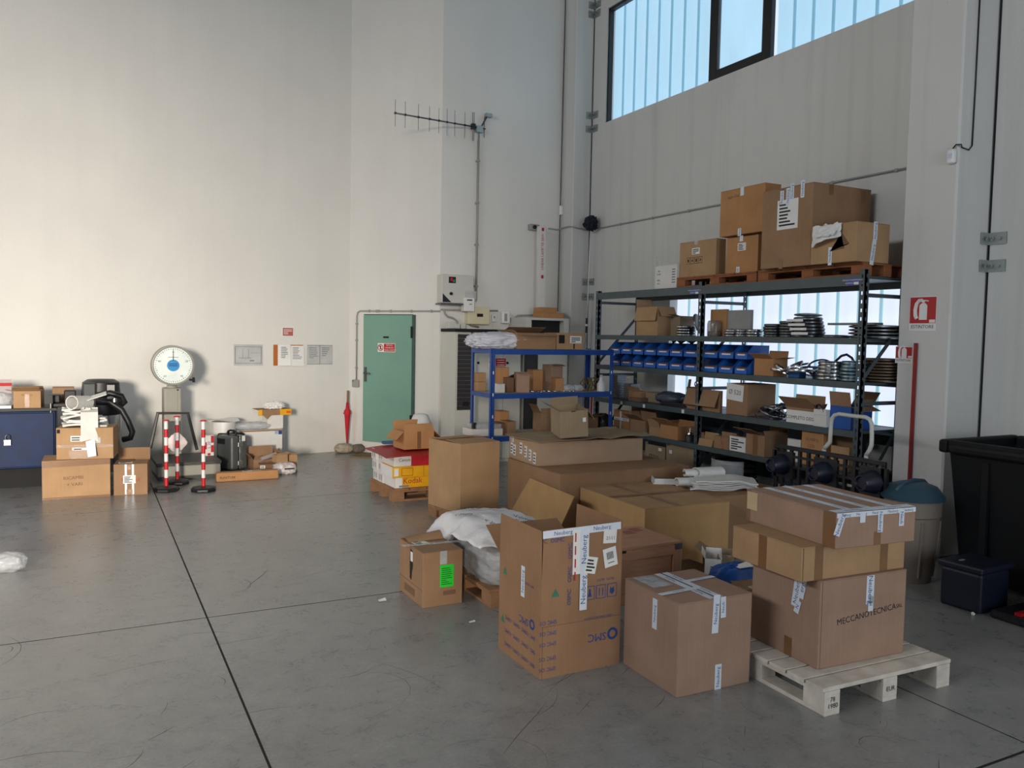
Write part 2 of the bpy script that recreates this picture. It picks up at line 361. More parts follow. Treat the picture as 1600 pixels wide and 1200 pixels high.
RAWC = mat('bare_concrete', (128, 126, 122), .9, 0, .08, 1.0)
FLOORM = floor_mat()
JOINT = mat('joint_filler', (24, 24, 24), .9)
fl = struct(MB().box(-9.3, 7.1, -7.3, 14, -.3, -.0014).build('floor', JOINT))
xs = [-9.3, -8.67, -5.56, -2.45, .66, 3.77, 7.1]; ys = [-7.3, -4.48, -1.2, 2.078, 5.358, 8.95, 14]
for i in range(len(xs)-1):
    for j in range(len(ys)-1):
        MB().box(xs[i]+.006, xs[i+1]-.006, ys[j]+.008, ys[j+1]-.008, -.0013, 0).build('floor_slab', FLOORM, fl)
# scuffs and scratches left on the slabs: thin flat ribbons
rs = random.Random(21); q = MB()
for k in range(420):
    x, y = rs.uniform(-1.6, 5.0), 1.9 + 7.8 * rs.random() ** 1.4; L_ = rs.choice((.05, .1, .16, .25, .4, .6)) * rs.uniform(.6, 1.3); a = rs.uniform(0, PI) if rs.random() < .6 else rs.gauss(.5, .35)
    bend = rs.gauss(0, .9) * (2.2 if rs.random() < .15 else 1); wd = rs.uniform(.0008, .0022) * (1.6 if rs.random() < .12 else 1); pts = []; px_, py_ = x, y
    for i in range(9): pts.append((px_, py_, a)); px_ += math.cos(a) * L_/8; py_ += math.sin(a) * L_/8; a += bend/8 + rs.gauss(0, .03)
    A = []; B_ = []
    for i, (u, v, t_) in enumerate(pts):
        ww = wd * (.25 + .75*math.sin(PI*i/8)); A.append(q.bm.verts.new((u - math.sin(t_)*ww, v + math.cos(t_)*ww, .00025))); B_.append(q.bm.verts.new((u + math.sin(t_)*ww, v - math.cos(t_)*ww, .00025)))
    for i in range(8): q.bm.faces.new((A[i], A[i+1], B_[i+1], B_[i]))
sc_ = q.build('scuff_marks', mat('scuff_dark', (62, 62, 62), .6, 0, .3, 8, alpha=.55), fl); sc_['kind'] = 'stuff'
CEIL = 8.2
WC = Vector((3.584, 12.287, 0)); WA = Vector((4.51, 10.94, 0)); A_BACK, A_DOOR = rad(10), rad(-55.5); XW = 6.8; YF = 10.94
o = struct(MB().box(-13, 0, 0, .3, 0, CEIL).build('wall_back', PLASTER, loc=WC, rot=(0, 0, A_BACK)))
o = struct(MB().box(0, 1.6346, 0, .3, 0, CEIL).build('wall_corner', PLASTER, loc=WC, rot=(0, 0, A_DOOR)))
struct(MB().box(4.51, 7.1, YF, YF + .3, 0, CEIL).build('wall_far', PLASTER))
b = MB()   # long side wall with its two glazed strips
b.box(XW, XW+.3, -7.3, 4.5, 0, CEIL); b.box(XW, XW+.3, 4.5, YF, 0, .95); b.box(XW, XW+.3, 4.5, 5.19, .95, 2.37); b.box(XW, XW+.3, 8.616, YF, .95, 2.37)
b.box(XW, XW+.3, 4.5, YF, 2.37, 4.96); b.box(XW, XW+.3, 10.25, YF, 4.96, 6.6); b.box(XW, XW+.3, 4.5, 4.85, 4.96, 6.6); b.box(XW, XW+.3, 4.5, YF, 6.6, CEIL)
struct(b.build('wall_right', CONC))
struct(MB().box(6.49, 6.797, 10.6, YF - .001, 0, CEIL).build('wall_column_far', CONC, bevel=.012))
struct(MB().box(6.35, 6.797, 4.36, 4.85, 0, CEIL).build('wall_column_near', CONC, bevel=.015))
struct(MB().box(-9.3, -9, -7.3, 14, 0, CEIL).build('wall_left', RAWC))
b = MB(); b.box(-9, -7.2, -7.3, -7, 0, CEIL); b.box(-7.2, -3.6, -7.3, -7, 4.0, CEIL); b.box(-3.6, .7, -7.3, -7, 0, CEIL); b.box(.7, 4.5, -7.3, -7, 4.6, CEIL); b.box(4.5, 6.8, -7.3, -7, 0, CEIL)
struct(b.build('wall_rear', RAWC))
struct(MB().box(-9.3, 7.1, -7.3, 14, CEIL, CEIL + .3).build('ceiling', mat('ceiling_concrete', (92, 92, 90), .9, 0, .06, 1.0)))
# dark joint between column and panel
struct(MB().box(6.798, 6.803, 10.585, 10.602, 0, CEIL).build('trim_1', BLACKM)); struct(MB().box(6.798, 6.803, 4.343, 4.362, 0, CEIL).build('trim_2', BLACKM))

# glazing: channel-glass planks with sealed joints
GLU = mat('channel_glass_upper', (120, 150, 165), .25, 0, .10, 3.0, .1, 20, (1, 1, .3), .5, emit=(176, 216, 242), est=.95)
GLL = mat('channel_glass_lower', (150, 160, 175), .25, 0, .10, 3.0, .1, 20, (1, 1, .3), .5, emit=(220, 230, 250), est=1.1)
SEALU = mat('glass_flange_upper', (100, 130, 140), .4, 0, .1, 5, emit=(120, 172, 200), est=.8); SEALL = mat('glass_flange_lower', (110, 140, 150), .4, 0, .1, 5, emit=(158, 205, 220), est=.85)
FRAMEB = mat('black_window_frame', (26, 26, 28), .5)
def glazing(root, y0, y1, z0, z1, n, gm, sm):
    st = (y1 - y0) / n
    p = MB().box(XW+.10, XW+.115, 0, st - .034, z0, z1).build('pane', gm, root, loc=(0, y0 + .017, 0)); s = MB().box(XW+.085, XW+.118, 0, .030, z0, z1).build('pane_flange', sm, root, loc=(0, y0 - .015, 0))
    for k in range(1, n):
        share(p, 'pane', root, (0, y0 + k*st + .017, 0)); share(s, 'pane_flange', root, (0, y0 + k*st - .015, 0))
def sroot(name): o = bpy.data.objects.new(name, None); COL.objects.link(o); return struct(o)
w1 = sroot('window_1'); glazing(w1, 8.06, 10.21, 4.96, 6.58, 8, GLU, SEALU); glazing(w1, 4.86, 6.99, 4.96, 6.58, 8, GLU, SEALU)
b = MB(); b.box(XW+.03, XW+.1, 7.01, 7.14, 4.96, 6.6); b.box(XW+.03, XW+.1, 7.91, 8.04, 4.96, 6.6); b.box(XW+.03, XW+.1, 7.14, 7.91, 4.96, 5.08); b.box(XW+.03, XW+.1, 7.14, 7.91, 6.5, 6.6); b.build('window_frame', FRAMEB, w1, bevel=.008)
b = MB(); b.box(XW+.045, XW+.09, 7.12, 7.16, 5.06, 6.5); b.box(XW+.045, XW+.09, 7.88, 7.92, 5.06, 6.5); b.build('sash', mat('sash_grey', (90, 96, 100), .5), w1)
MB().box(XW+.07, XW+.078, 7.14, 7.91, 5.08, 6.5).build('pane', GLU, w1)
b = MB(); b.box(XW+.02, XW+.09, 10.215, 10.25, 4.96, 6.6); b.box(XW+.02, XW+.09, 8.04, 10.25, 6.56, 6.6); b.build('window_jamb', FRAMEB, w1)
w2 = sroot('window_2'); glazing(w2, 5.2, 8.6, .95, 2.37, 13, GLL, SEALL)
# flat metal closure behind the window's far end
# door in the corner wall
dr = sroot('door_1'); dr.location = WC; dr.rotation_euler = (0, 0, A_DOOR)
GREEN = mat('green_enamel_door', (116, 158, 142), .42, 0, .06, 2.0)
MB().box(.290, 1.175, -.035, -.002, .175, 2.085).build('door_leaf', GREEN, dr, bevel=.004)
MB().box(1.180, 1.222, -.028, -.002, .17, 2.09).build('door_gap_shade', mat('door_frame_shadow', (60, 84, 76), .5), dr)  # dark strip beside the leaf: shade of the door gap put into its colour
MB().box(.276, 1.176, -.006, -.001, 2.086, 2.096).build('door_rebate', BLACKM, dr)
for z in (.45, 1.75): MB().cyl((1.178, -.045, z), (1.178, -.045, z+.17), .014).build('hinge', BLACKM, dr)
h = MB().box(.318, .362, -.045, -.036, 1.08, 1.30).build('door_handle', STEELD, dr); MB().cyl((.34, -.046, 1.21), (.34, -.085, 1.21), .011).tube([(.34, -.085, 1.21), (.38, -.09, 1.21), (.46, -.088, 1.205)], .011).build('lever', STEELD, h, smooth=True)
sg = MB().box(.565, .885, -.0385, -.0365, 1.535, 1.665).build('safety_sign', WHITE, dr)
MB().box(.680, .878, -.0395, -.0388, 1.543, 1.658).build('red_panel', INKRED, sg)
b = MB(); b.tube([(.618 + .045*math.cos(a*PI/12), -.0395, 1.6 + .045*math.sin(a*PI/12)) for a in range(24)], .006, 6, True); b.tube([(.588, -.0395, 1.63), (.648, -.0395, 1.57)], .005, 6); b.build('prohibition_symbol', INKRED, sg)
MB().box(.606, .630, -.0392, -.0388, 1.572, 1.628).build('pictogram', INK, sg)
for k, s in enumerate(('VIETATO', "L'INGRESSO", 'AI NON ADDETTI')): text(sg, s, .03, Matrix(((1,0,0,.779),(0,0,-1,-.0398),(0,1,0,1.635-.036*k),(0,0,0,1))), WHITE)
MB().box(.665, .765, -.0395, -.0365, 1.742, 1.768).build('name_plate', BLACKM, dr)
# ------------------------------------------------------------------ grey steel rack along the right wall
XF, XB = 6.0, 6.66
LV = [.64, 1.02, 1.45, 1.84, 2.39]
rk = thing('storage_rack', 'long grey perforated-steel storage rack against the glazed right wall', 'rack', (0, 0, 0))
PY = [9.10, 7.05, 4.93]
def upright(x, y, ztop):
    """L-section post with two rows of punched holes shown as bright slots"""
    q = MB(); w_, t_ = .055, .004; s = 1 if x < 6.3 else -1
    # the face towards the room is built as two strips with bridges so that the holes are real
    z = 0.0; st = .075
    for (ax) in ('x', 'y'):
        def B(a0, a1, z0, z1):
            if ax == 'x': q.box(x + s*0 - .0, x + t_, y + a0, y + a1, z0, z1) if s > 0 else q.box(x - t_, x, y + a0, y + a1, z0, z1)
            else: q.box(min(x, x + s*a0), max(x, x + s*a1), y, y + t_, z0, z1) if s > 0 else q.box(x - a1, x - a0, y, y + t_, z0, z1)
        B(0, .019, 0, ztop); B(.036, w_, 0, ztop); z = 0
        while z < ztop: B(.019, .036, z, min(z + .045, ztop)); z += st
    return q.build('upright', RACK, rk)
for y in PY:
    for x in (XF, XB): upright(x, y, 2.44 if y < 9 else 2.42)
for i in range(2):
    y0, y1 = PY[i+1], PY[i]
    for z in LV:
        d = .085 if z > 2 else .055
        if z == .64: d = .05
        MB().box(XF - .006, XF - .001, y0 + .03, y1 + .03, z - d, z + .004).build('beam', RACK, rk); MB().box(XB - .002, XB + .004, y0 + .03, y1 + .03, z - d, z + .004).build('beam', RACK, rk)
        MB().box(XF, XB - .004, y0 + .05, y1 + .01, z - .025, z).build('shelf_panel', RACK, rk)
for y in PY:
    for z in ((2.2, 1.25, .3) if y != PY[0] else (2.25, 1.3, .3)):
        MB().box(XF + .006, XB - .006, y + .006, y + .012, z, z + .035).build('cross_bar', RACK, rk)
    for (z0, z1) in ((1.45, 2.1), (.35, 1.2)):
        q = MB(); v = Vector((XB - XF - .02, 0, z1 - z0)).normalized(); p = Vector((-v.z, 0, v.x)) * .018
        P = [Vector((XF + .01, 0, z0)) - p, Vector((XF + .01, 0, z0)) + p, Vector((XB - .01, 0, z1)) + p, Vector((XB - .01, 0, z1)) - p]
        A = [q.bm.verts.new((a.x, y + .013, a.z)) for a in P]; B_ = [q.bm.verts.new((a.x, y + .019, a.z)) for a in P]
        q.bm.faces.new(A); q.bm.faces.new(B_[::-1])
        for k in range(4): q.bm.faces.new((A[k], A[(k+1) % 4], B_[(k+1) % 4], B_[k]))
        q.build('brace', RACK, rk)
# back sheet in the lowest bays
MB().box(XB + .006, XB + .010, 4.98, 9.0, .3, .94).build('back_sheet', mat('back_sheet_grey', (62, 76, 88), .5, .2), rk)
LBL = mat('load_label_blue', (70, 84, 150), .5, var=.1)
for (px, py) in ((1085, 455.5), (1332, 440)):
    p = at_X(px, py, XF - .008)
    l = MB().box(XF - .0075, XF - .0065, p.y - .07, p.y + .07, p.z - .03, p.z + .03).build('load_label', LBL, rk)
    for k, s in enumerate(('PORTATA MASSIMA DELLO', 'SCAFFALE kg')): text(l, s, .018, Matrix(((0,0,-1,XF-.0078),(-1,0,0,p.y+(0 if k == 0 else .025)),(0,1,0,p.z+.013-.026*k),(0,0,0,1))), WHITE)
    MB().box(XF - .008, XF - .0076, p.y - .065, p.y - .015, p.z - .026, p.z - .004).build('value_field', WHITE, l)
for (px, py) in ((1006, 634), (971, 623), (1067, 636)):
    p = at_X(px, py, XF - .008); MB().box(XF - .0075, XF - .0065, p.y - .022, p.y + .022, 1.0 - .03, 1.0 + .01).build('shelf_tag', WHITE, rk)

# --- ring helper: a rolled steel band / collar lying on a shelf
ORD = ('first', 'second', 'third', 'fourth', 'fifth', 'sixth', 'seventh', 'eighth', 'ninth', 'tenth')
_RG = {}
def ring(label, group, loc, R, hh=.022, wd=.02, ma=None, rot=None, name='steel_ring', cat='ring'):
    ma = ma or STEEL; k = (round(R, 3), hh, wd, ma.name)
    if k not in _RG:
        pr = [(R - wd, 0), (R - wd*.3, 0), (R, hh*.3), (R, hh*.7), (R - wd*.3, hh), (R - wd, hh)]
        o = MB().lathe(pr, 28, closed=True).build(name, ma, smooth='auto'); _RG[k] = o.data
        o.location = loc
    else:
        o = bpy.data.objects.new(name, _RG[k]); COL.objects.link(o); o.location = loc
    if rot: o.rotation_euler = rot
    return tag(o, label, cat, group)
def stack(label, group, px, py, X, z, R, n, hh=.022, wd=.02, ma=None, jit=.008, shrink=0.0, seed=0, **kw):
    rd = random.Random(seed); p = at_X(px, py, X); zz = z + .001
    for k in range(n):
        ring(label + ', %s from bottom' % ORD[k], group, (X + rd.uniform(-jit, jit), p.y + rd.uniform(-jit, jit), zz), R * (1 - shrink * k), hh, wd, ma, (0, 0, rd.uniform(0, 6)), **kw); zz += hh + .0008
    return zz

# --- top of the rack (on two brown pallets)
Z5 = LV[4] + .004
ya, yb_, yc = at_X(1057, 445, 6.04).y, at_X(1183, 435, 6.04).y, at_X(1350, 425, 6.04).y
pallet('brown wooden pallet on rack top under the two stacked tan cartons', (6.04, yb_ + .01, Z5), 0, .62, ya - yb_ - .02, .115, WOODR, n=4)
pallet('brown wooden pallet on rack top under the biggest carton', (6.04, yc, Z5), 0, .62, yb_ - yc - .01, .115, WOODR, n=4)
ZP = Z5 + .116
b0 = rbox('white carton with one raised brown flap left of the rack-top pallet', 1023, 1057, 1060, 450, 413, Z5, 6.05, KW, flaps={'b': (95, .12), 'f': (60, .02)}, name='white_carton')
for k, s in enumerate(('ABS', 'A-100', '', 'PESO', 'kg 2')):
    if s: text(b0, s, .026, face_M(DIM[b0.name], 'l', .075, .21 - .036*k, .002), INK)
for k in range(6): decal(b0, 'l', DIM[b0.name][1] - .06, .22 - .03*k, .06, .008, INK, 'printed_line', off=.001)
b1 = rbox('tan carton with printed handling symbols on the left rack-top pallet', 1061, 1117.5, 1133, 432, 372, ZP, 6.08, KA)
w_, d_, h_ = DIM[b1.name]
label_on(b1, 'l', d_*.46, h_*.72, .13, .07, 3, seed=2); decal(b1, 'l', d_*.46, h_*.96, .06, .05, CLEARP, 'tape')
for k in range(4):
    f = decal(b1, 'l', d_*.26 + k*.068, h_*.46, .06, .075, INK, 'handling_symbol'); g = MB().box(-.026, .026, -.033, .033, 0, .0003).build('symbol_field', KA, f); g.location = (0, 0, .0011)
    q = MB(); (q.prism([(-.015, -.01), (.015, -.01), (0, .02)], 0, .0003) if k % 2 else q.box(-.012, .012, -.018, .016, 0, .0003)); g2 = q.build('symbol_mark', INK, f); g2.location = (0, 0, .0016)
b2 = rbox('upright tan carton with white label between printed carton and biggest carton', 1133.5, 1183, 1191, 428, 366, ZP, 6.08, KC)
w_, d_, h_ = DIM[b2.name]; label_on(b2, 'l', d_*.5, h_*.72, .12, .08, 4, seed=3); ntape(b2, 'l', d_*.48, h_*.95, .06, .05, '', 90); ntape(b2, 'l', d_*.4, h_*.08, .07, .05, 'N', 90)
zc = ZP + max(DIM[b1.name][2], DIM[b2.name][2]) + .001
b3 = rbox('large plain tan carton stacked on two smaller cartons on rack top', 1124, 1193, 1218, 370, 285, zc, 6.07, KC)
w_, d_, h_ = DIM[b3.name]; ntape(b3, 'l', d_*.5, h_*.92, .09, .05, '', 90); ntape(b3, 'l', d_*.47, h_*.05, .08, .05, 'Neu', 90)
text(b3, 'fragile 12 kg', .035, face_M(DIM[b3.name], 'l', d_*.3, h_*.84, .002, 3), KD)
b4 = rbox('biggest brown carton on rack top with large white delivery note', 1188, 1266, 1356, 424, 284, ZP, 5.93, KB)
w_, d_, h_ = DIM[b4.name]
nt_ = label_on(b4, 'l', d_*.52, h_*.66, .26, .28, 7, seed=4, name='delivery_note'); text(nt_, '01', .05, Matrix.Translation((-.09, .105, .002)), mat('green_print', (60, 130, 70), .7))
for k, (u, v) in enumerate(((.40, .90), (.52, .88), (.60, .93), (.80, .94))): ntape(b4, 'l', d_*u, h_*v, .16 if k else .1, .045, 'Neuberg', 90, off=.0022)
decal(b4, 'l', d_*.42, h_*.05, .05, .1, TAPEB, 'tape'); decal(b4, 'f', w_*.3, h_*.93, .06, .09, TAPEB, 'tape'); decal(b4, 'f', w_*.86, h_*.9, .06, .12, TAPEB, 'tape')
b5 = rbox('torn tan carton with crumpled white paper bursting out on rack top', 1265, 1337, 1388, 416, 345, ZP, 5.93, KA)
w_, d_, h_ = DIM[b5.name]; ntape(b5, 'f', w_*.55, h_*.8, .16, .05, 'Neuberg', 90); ntape(b5, 'f', w_*.5, h_*.25, .22, .05, 'Neuberg', 82); ntape(b5, 'l', d_*.45, h_*.18, .16, .04, 'Neuberg', 90)
q = MB()
q.sheet(lambda u, v: (-.02 - .07*math.sin(u*3.1)*v - .02*noise.noise((u*5, v*4, 1)), d_*(.30 + .62*u), h_*(.99 - .55*v*(.6+.4*u)) + .02*noise.noise((u*4, v*4, 2))), 10, 8, .003)
q.sheet(lambda u, v: (.02 - .11*v + .03*noise.noise((u*5, v*5, 7)), d_*(.35 + .4*u), h_*(1.02 - .35*v) + .03*noise.noise((u*5, v*5, 4))), 8, 8, .003)
q.build('crumpled_paper', WHITE, b5)
MB().prism([(d_*.15, h_*.45), (d_*.32, h_*.75), (d_*.25, h_*.35), (d_*.55, h_*.3), (d_*.4, h_*.42)], -.004, .001, Matrix(((0,0,1,-.001),(1,0,0,0),(0,1,0,0),(0,0,0,1)))).build('tear', KD, b5)

# --- fourth level
z = LV[3] + .001
b = rbox('open tan carton with drooping flaps on the second shelf from rack top', 993.7, 1027, 1052, 524, 479, z, 6.03, KA, flaps={'l': (258, .17), 'f': (240, .13), 'b': (100, .1)})
c = carton('crushed grey carton lying behind the drooping tan carton', (6.25, at_X(1062, 520, 6.25).y, z), 10, .28, .22, .24, KG, flaps={'f': (200, .14), 'l': (170, .1)})
stack('steel pulley ring in the short stack beside open tan carton', 'pulley rings by tan carton', 1072, 522, 6.2, z, .12, 4, .03, .06, STEEL, .004)
o = ring('dark steel dish leaning against the middle rack post', None, (6.2, at_X(1090, 510, 6.2).y, z + .13), .13, .03, .1, STEELD, (rad(70), 0, rad(30)), name='steel_dish', cat='dish')
j = thing('glass_jar', 'dirty glass jar of brown liquid beside the middle rack post', 'jar', (6.14, at_X(1116, 520, 6.14).y, z)); MB().lathe([(.0, 0), (.075, 0), (.078, .02), (.078, .14), (.07, .17), (.062, .175), (.060, .17)], 20).build('glass', mat('dirty_glass', (150, 140, 130), .2, 0, .3, 9, alpha=.6), j, smooth=True); MB().cyl((0, 0, .004), (0, 0, .06), .07).build('liquid', mat('brown_liquid', (110, 66, 40), .3), j)
b = rbox('tall brown carton with grey printed panel on second shelf from top', 1109, 1134, 1136, 525, 483, z, 6.2, KC)
g = rbox('grey carton with blue round logo leaning beside tall brown carton', 1136, 1172, 1174, 524, 484, z, 6.22, mat('grey_printed_carton', (150, 150, 148), .7), name='grey_carton')
w_, d_, h_ = DIM[g.name]; M_ = face_M(DIM[g.name], 'l', d_*.22, h_*.22, .002); rr = MB().lathe([(.017, 0), (.026, 0), (.026, .0004), (.017, .0004)], 18, closed=True).build('logo', INKBLUE, g); rr.matrix_local = M_
text(g, 'swallow', .06, face_M(DIM[g.name], 'l', d_*.62, h_*.22, .002), INKBLUE)
G4 = 'steel rings on second shelf'
for k, (px, n, R, ma) in enumerate(((1143, 3, .075, STEEL), (1160, 3, .07, STEEL), (1179, 3, .085, STEEL), (1209, 5, .10, STEELD), (1232, 6, .09, STEELD))):
    stack('steel band ring in low stack, %s of five stacks on second shelf' % ('first', 'second', 'third', 'fourth', 'fifth')[k], G4 + ' ' + str(k), px, 522, 6.14, z, R, n, .026, .02, ma, .006, seed=k)
zz = stack('thick steel collar in the tall stack tagged with white strips', 'collars in tall tagged stack', 1262, 522, 6.2, z, .15, 6, .032, .03, STEELD, .012, .02, seed=9)
ring('dark steel disc tilted on top of tall collar stack', None, (6.2, at_X(1262, 510, 6.2).y, zz + .012), .13, .02, .12, STEELD, (rad(6), rad(-5), 0), name='steel_disc', cat='disc')
for k in range(4):
    p = at_X(1245 + k*4, 508 + k*5, 6.06); tag(MB().box(-.004, .004, -.10, .10, -.012, .012).build('white_strip', WHITEP, loc=(6.03 - .012*k, p.y, z + .165 - .042*k)), 'white slotted strip hanging before tall collar stack, number %s from top' % ('one', 'two', 'three', 'four')[k], 'strip')
ring('flat dark ring lying alone beside tall collar stack', None, (6.2, at_X(1305, 525, 6.2).y, z), .13, .03, .05, STEELD)
o = tag(MB().box(-.05, .05, -.26, .26, 0, .02).build('flat_bar', STEELD, loc=(6.16, at_X(1335, 512, 6.16).y, z + .12)), 'long flat steel bar lying across dark discs by right rack post', 'bar')
stack('wide dark disc in the stack at right end of second shelf', 'dark discs at right end', 1368, 525, 6.36, z, .24, 4, .03, .18, STEELD, .01, .02, seed=4, name='steel_disc', cat='disc')

# --- third level: blue bins, bands, rings
z = LV[2] + .001
cols = [(953, 969), (970, 987), (988, 1005), (1006, 1025), (1026, 1045), (1046, 1066), (1068, 1090), (1097, 1121), (1123, 1146), (1148, 1168)]
def bin_thing(lab, Yn, Wd, z0, dp=.30, hh=.15):
    r = thing('storage_bin', lab, 'bin', (6.06, Yn, z0), 0, 'blue open-front storage bins'); t = .004
    q = MB(); q.box(0, dp, 0, Wd, 0, t); q.box(dp - t, dp, 0, Wd, t, hh); 
    for y in (0, Wd - t):
        q.prism([(0, 0), (dp, 0), (dp, hh), (.08, hh), (0, hh*.45)], y, y + t, Matrix(((1,0,0,0),(0,0,1,0),(0,1,0,0),(0,0,0,1))))
    q.box(0, t, 0, Wd, 0, hh*.40); q.build('bin_shell', BLUEB, r); MB().box(-.003, 0, Wd*.2, Wd*.8, hh*.28, hh*.38).build('card_holder', WHITEP, r)
    MB().box(.012, dp - .01, t + .002, Wd - t - .002, t, hh*.5).build('contents', mat('bin_contents', (104, 62, 52), .8, 0, .4, 30), r)
for i, (a, c) in enumerate(cols):
    y1, y0 = at_X(a, 560, 6.06).y, at_X(c, 560, 6.06).y
    for k in range(2): bin_thing('blue open-front bin, %s row, %s column from the left' % (('lower', 'upper')[k], ORD[i]), y0 + .003, y1 - y0 - .006, z + k*.155)
# cable hanks on the bins
for k, (px, R) in enumerate(((1057, .05), (1072, .07), (1088, .06))):
    p = at_X(px, 545, 6.2); q = MB()
    for t_ in range(3): q.tube([(R*(1+.1*t_)*math.cos(a*PI/10), R*(1+.1*t_)*math.sin(a*PI/10)*.8, .012 + .02*t_ + .02*math.sin(a*PI/5 + t_)) for a in range(20)], .008, 6, True)
    tag(q.build('cable_hank', BLACKP, loc=(6.2, p.y, z + .31)), 'black cable hank on the upper blue bins, %s of three' % ORD[k], 'cable')
b = rbox('open tan carton with creased lid between blue bins and loose bands', 1178, 1208, 1230, 584, 561, z, 6.1, KC, flaps={'f': (170, .1), 'l': (150, .1), 'r': (100, .08)})
tag(MB().box(0, .22, 0, .16, 0, .16).box(-.01, .23, -.01, .17, .16, .175).build('blue_lidded_box', mat('deep_blue_plastic', (24, 66, 140), .4), loc=(6.3, at_X(1185, 570, 6.3).y, z), bevel=.01), 'deep blue lidded box behind open tan carton on third shelf', 'box')
rd = random.Random(3)
for k in range(9):
    px = 1222 + k*6.5; p = at_X(px, 575, 6.15)
    ring('loose steel band ring in the jumbled heap beside blue boxes, %s from left' % ORD[k], 'loose bands heap', (6.12 + rd.uniform(-.02, .16), p.y, z + .045 + .018*(k % 4)), .10 + .02*rd.random(), .02, .004, STEEL, (rad(rd.uniform(-35, 35)), rad(rd.uniform(-35, 10)), rd.random()*6))
for k, (px, s_, lb) in enumerate(((1237, .09, 'small blue carton under the jumbled steel bands'), (1268, .08, 'small blue-green carton behind jumbled bands'), (1295, .13, 'blue carton behind stack of chromed rings'))):
    p = at_X(px, 585, 6.1 + .14*(k > 0)); tag(MB().box(0, .1, -s_, s_*.6, 0, .06 + .055*k).build('small_carton', mat('blue_carton', (26, 84, 140), .6), loc=(6.1 + .2*(k > 0), p.y, z), bevel=.004), lb, 'carton')
stack('chromed ring in neat stack left of right rack post', 'chromed rings third shelf', 1299, 592, 6.16, z, .14, 5, .034, .03, STEEL, .006, .03, seed=2)
stack('bluish steel ring in the stack directly at right rack post', 'bluish rings third shelf', 1334, 594, 6.18, z, .12, 6, .030, .03, mat('bluish_steel', (150, 172, 182), .28, 1.0, .1), .008, seed=5)
stack('rusty brown flange in the stack beyond right rack post', 'rusty flanges', 1376, 590, 6.42, z, .17, 8, .026, .1, mat('rusty_steel', (110, 92, 76), .5, .6, .25), .012, seed=6, name='steel_flange', cat='flange')
o = tag(MB().tube([(0, -.1, .0), (0, -.06, .06), (0, 0, .09), (0, .06, .075), (0, .14, .01)], .012, 8).build('pipe_elbow', BLACKP, smooth=True, loc=(6.3, at_X(1322, 575, 6.3).y, z + .15)), 'curved black hose arching above the bluish rings', 'hose')

# --- second level
z = LV[1] + .001
for k, (px, wd, hh, lb) in enumerate(((958, .16, .30, 'tall grey stack of finned plates at left end of rack'), (978, .2, .2, 'low grey finned motor block beside tall finned stack'))):
    p = at_X(px, 620, 6.15); r = thing('finned_block', lb, 'machine part', (6.15, p.y, z)); MB().box(.02, .16, -wd*.4, wd*.4, 0, hh).build('core', STEELD, r)
    f = MB().box(0, .18, -wd*.5, wd*.5, 0, .008).build('fin', STEELD, r, loc=(0, 0, .01))
    for q_ in range(1, int(hh/.03)): share(f, 'fin', r, (0, 0, .01 + q_*.03))
rbox('small brown carton with white tag beside the finned motor block', 982, 1001, 1010, 622, 612, z, 6.1, KB, flaps={'l': (120, .06)})
carton('small flat dark carton on the second shelf from the floor near finned block', (6.06, at_X(1000, 630, 6.06).y, z), 0, .2, .22, .05, KD)
carton('low grey carton at the middle of the rack beneath blue bins', (6.2, at_X(1030, 625, 6.2).y, z), 5, .25, .3, .12, KG)
q = MB().lump((0, 0, 0), .14, .22, .07, .25, 2.2, 5, 3, ridge=True); tag(q.build('plastic_bag', mat('dark_clear_bag', (70, 78, 92), .2, 0, .3, 9), smooth=True, loc=(6.2, at_X(1050, 625, 6.2).y, z + .02)), 'dark crumpled plastic bag on tray below blue bins', 'bag')
tag(MB().box(0, .3, -.2, .2, 0, .015).box(0, .01, -.2, .2, .015, .05).box(.29, .3, -.2, .2, .015, .05).build('tray', BLACKP, loc=(6.06, at_X(1050, 630, 6.06).y, z)), 'shallow black tray under the crumpled plastic bag', 'tray')
b = rbox('beige carton with tilted pale flap at middle rack post', 1073, 1124, 1128, 642, 611, z, 6.06, KB, flaps={'l': (250, .19), 'b': (80, .1)})
tag(MB().tube([(.0, .05*math.cos(a*PI/10), .03 + .035*math.sin(a*PI/10)) for a in range(20)], .006, 6, True).box(-.06, .1, -.12, .12, -.05, -.005).build('wire_basket', BLACKP, loc=(6.25, at_X(1090, 600, 6.25).y, z + .24)), 'black wire loop on dark lid above beige carton', 'basket')
b = rbox('beige carton with handwritten paper sheet stuck on its front', 1134, 1167, 1211, 648, 601, z, 6.05, KB); w_, d_, h_ = DIM[b.name]
n_ = decal(b, 'l', d_*.42, h_*.72, d_*.80, h_*.52, WHITE, 'paper_sheet', -4, .004); text(n_, 'Ø 520', .07, Matrix.Translation((0, 0, .002)), KD)
rd = random.Random(5)
for k in range(8):
    p = at_X(1200 + 2.6*k, 645, 6.12); ring('steel hoop in the slumped bundle beside beige carton, %s from left' % ORD[k], 'slumped hoop bundle', (6.12 + .015*k, p.y, z + .025 + .018*(k % 5)), .125, .022, .006, STEELD, (rad(12 + 5*k), rad(-14), k))
b = rbox('open white-bottomed carton printed with black capitals on second shelf', 1228, 1275, 1288, 661, 640, z, 6.04, KB, flaps={'l': (140, .16), 'r': (95, .12), 'f': (120, .06)}); w_, d_, h_ = DIM[b.name]
n_ = decal(b, 'l', d_*.5, h_*.42, d_*.98, h_*.8, WHITE, 'printed_panel'); text(n_, 'COMPLETO DEGT', d_*.125, Matrix.Translation((0, -.01, .0014)), INK)
b = rbox('small cream carton in front of the blue open carton', 1271, 1291, 1299, 663, 641, z, 6.02, KW, flaps={'l': (262, .05)})
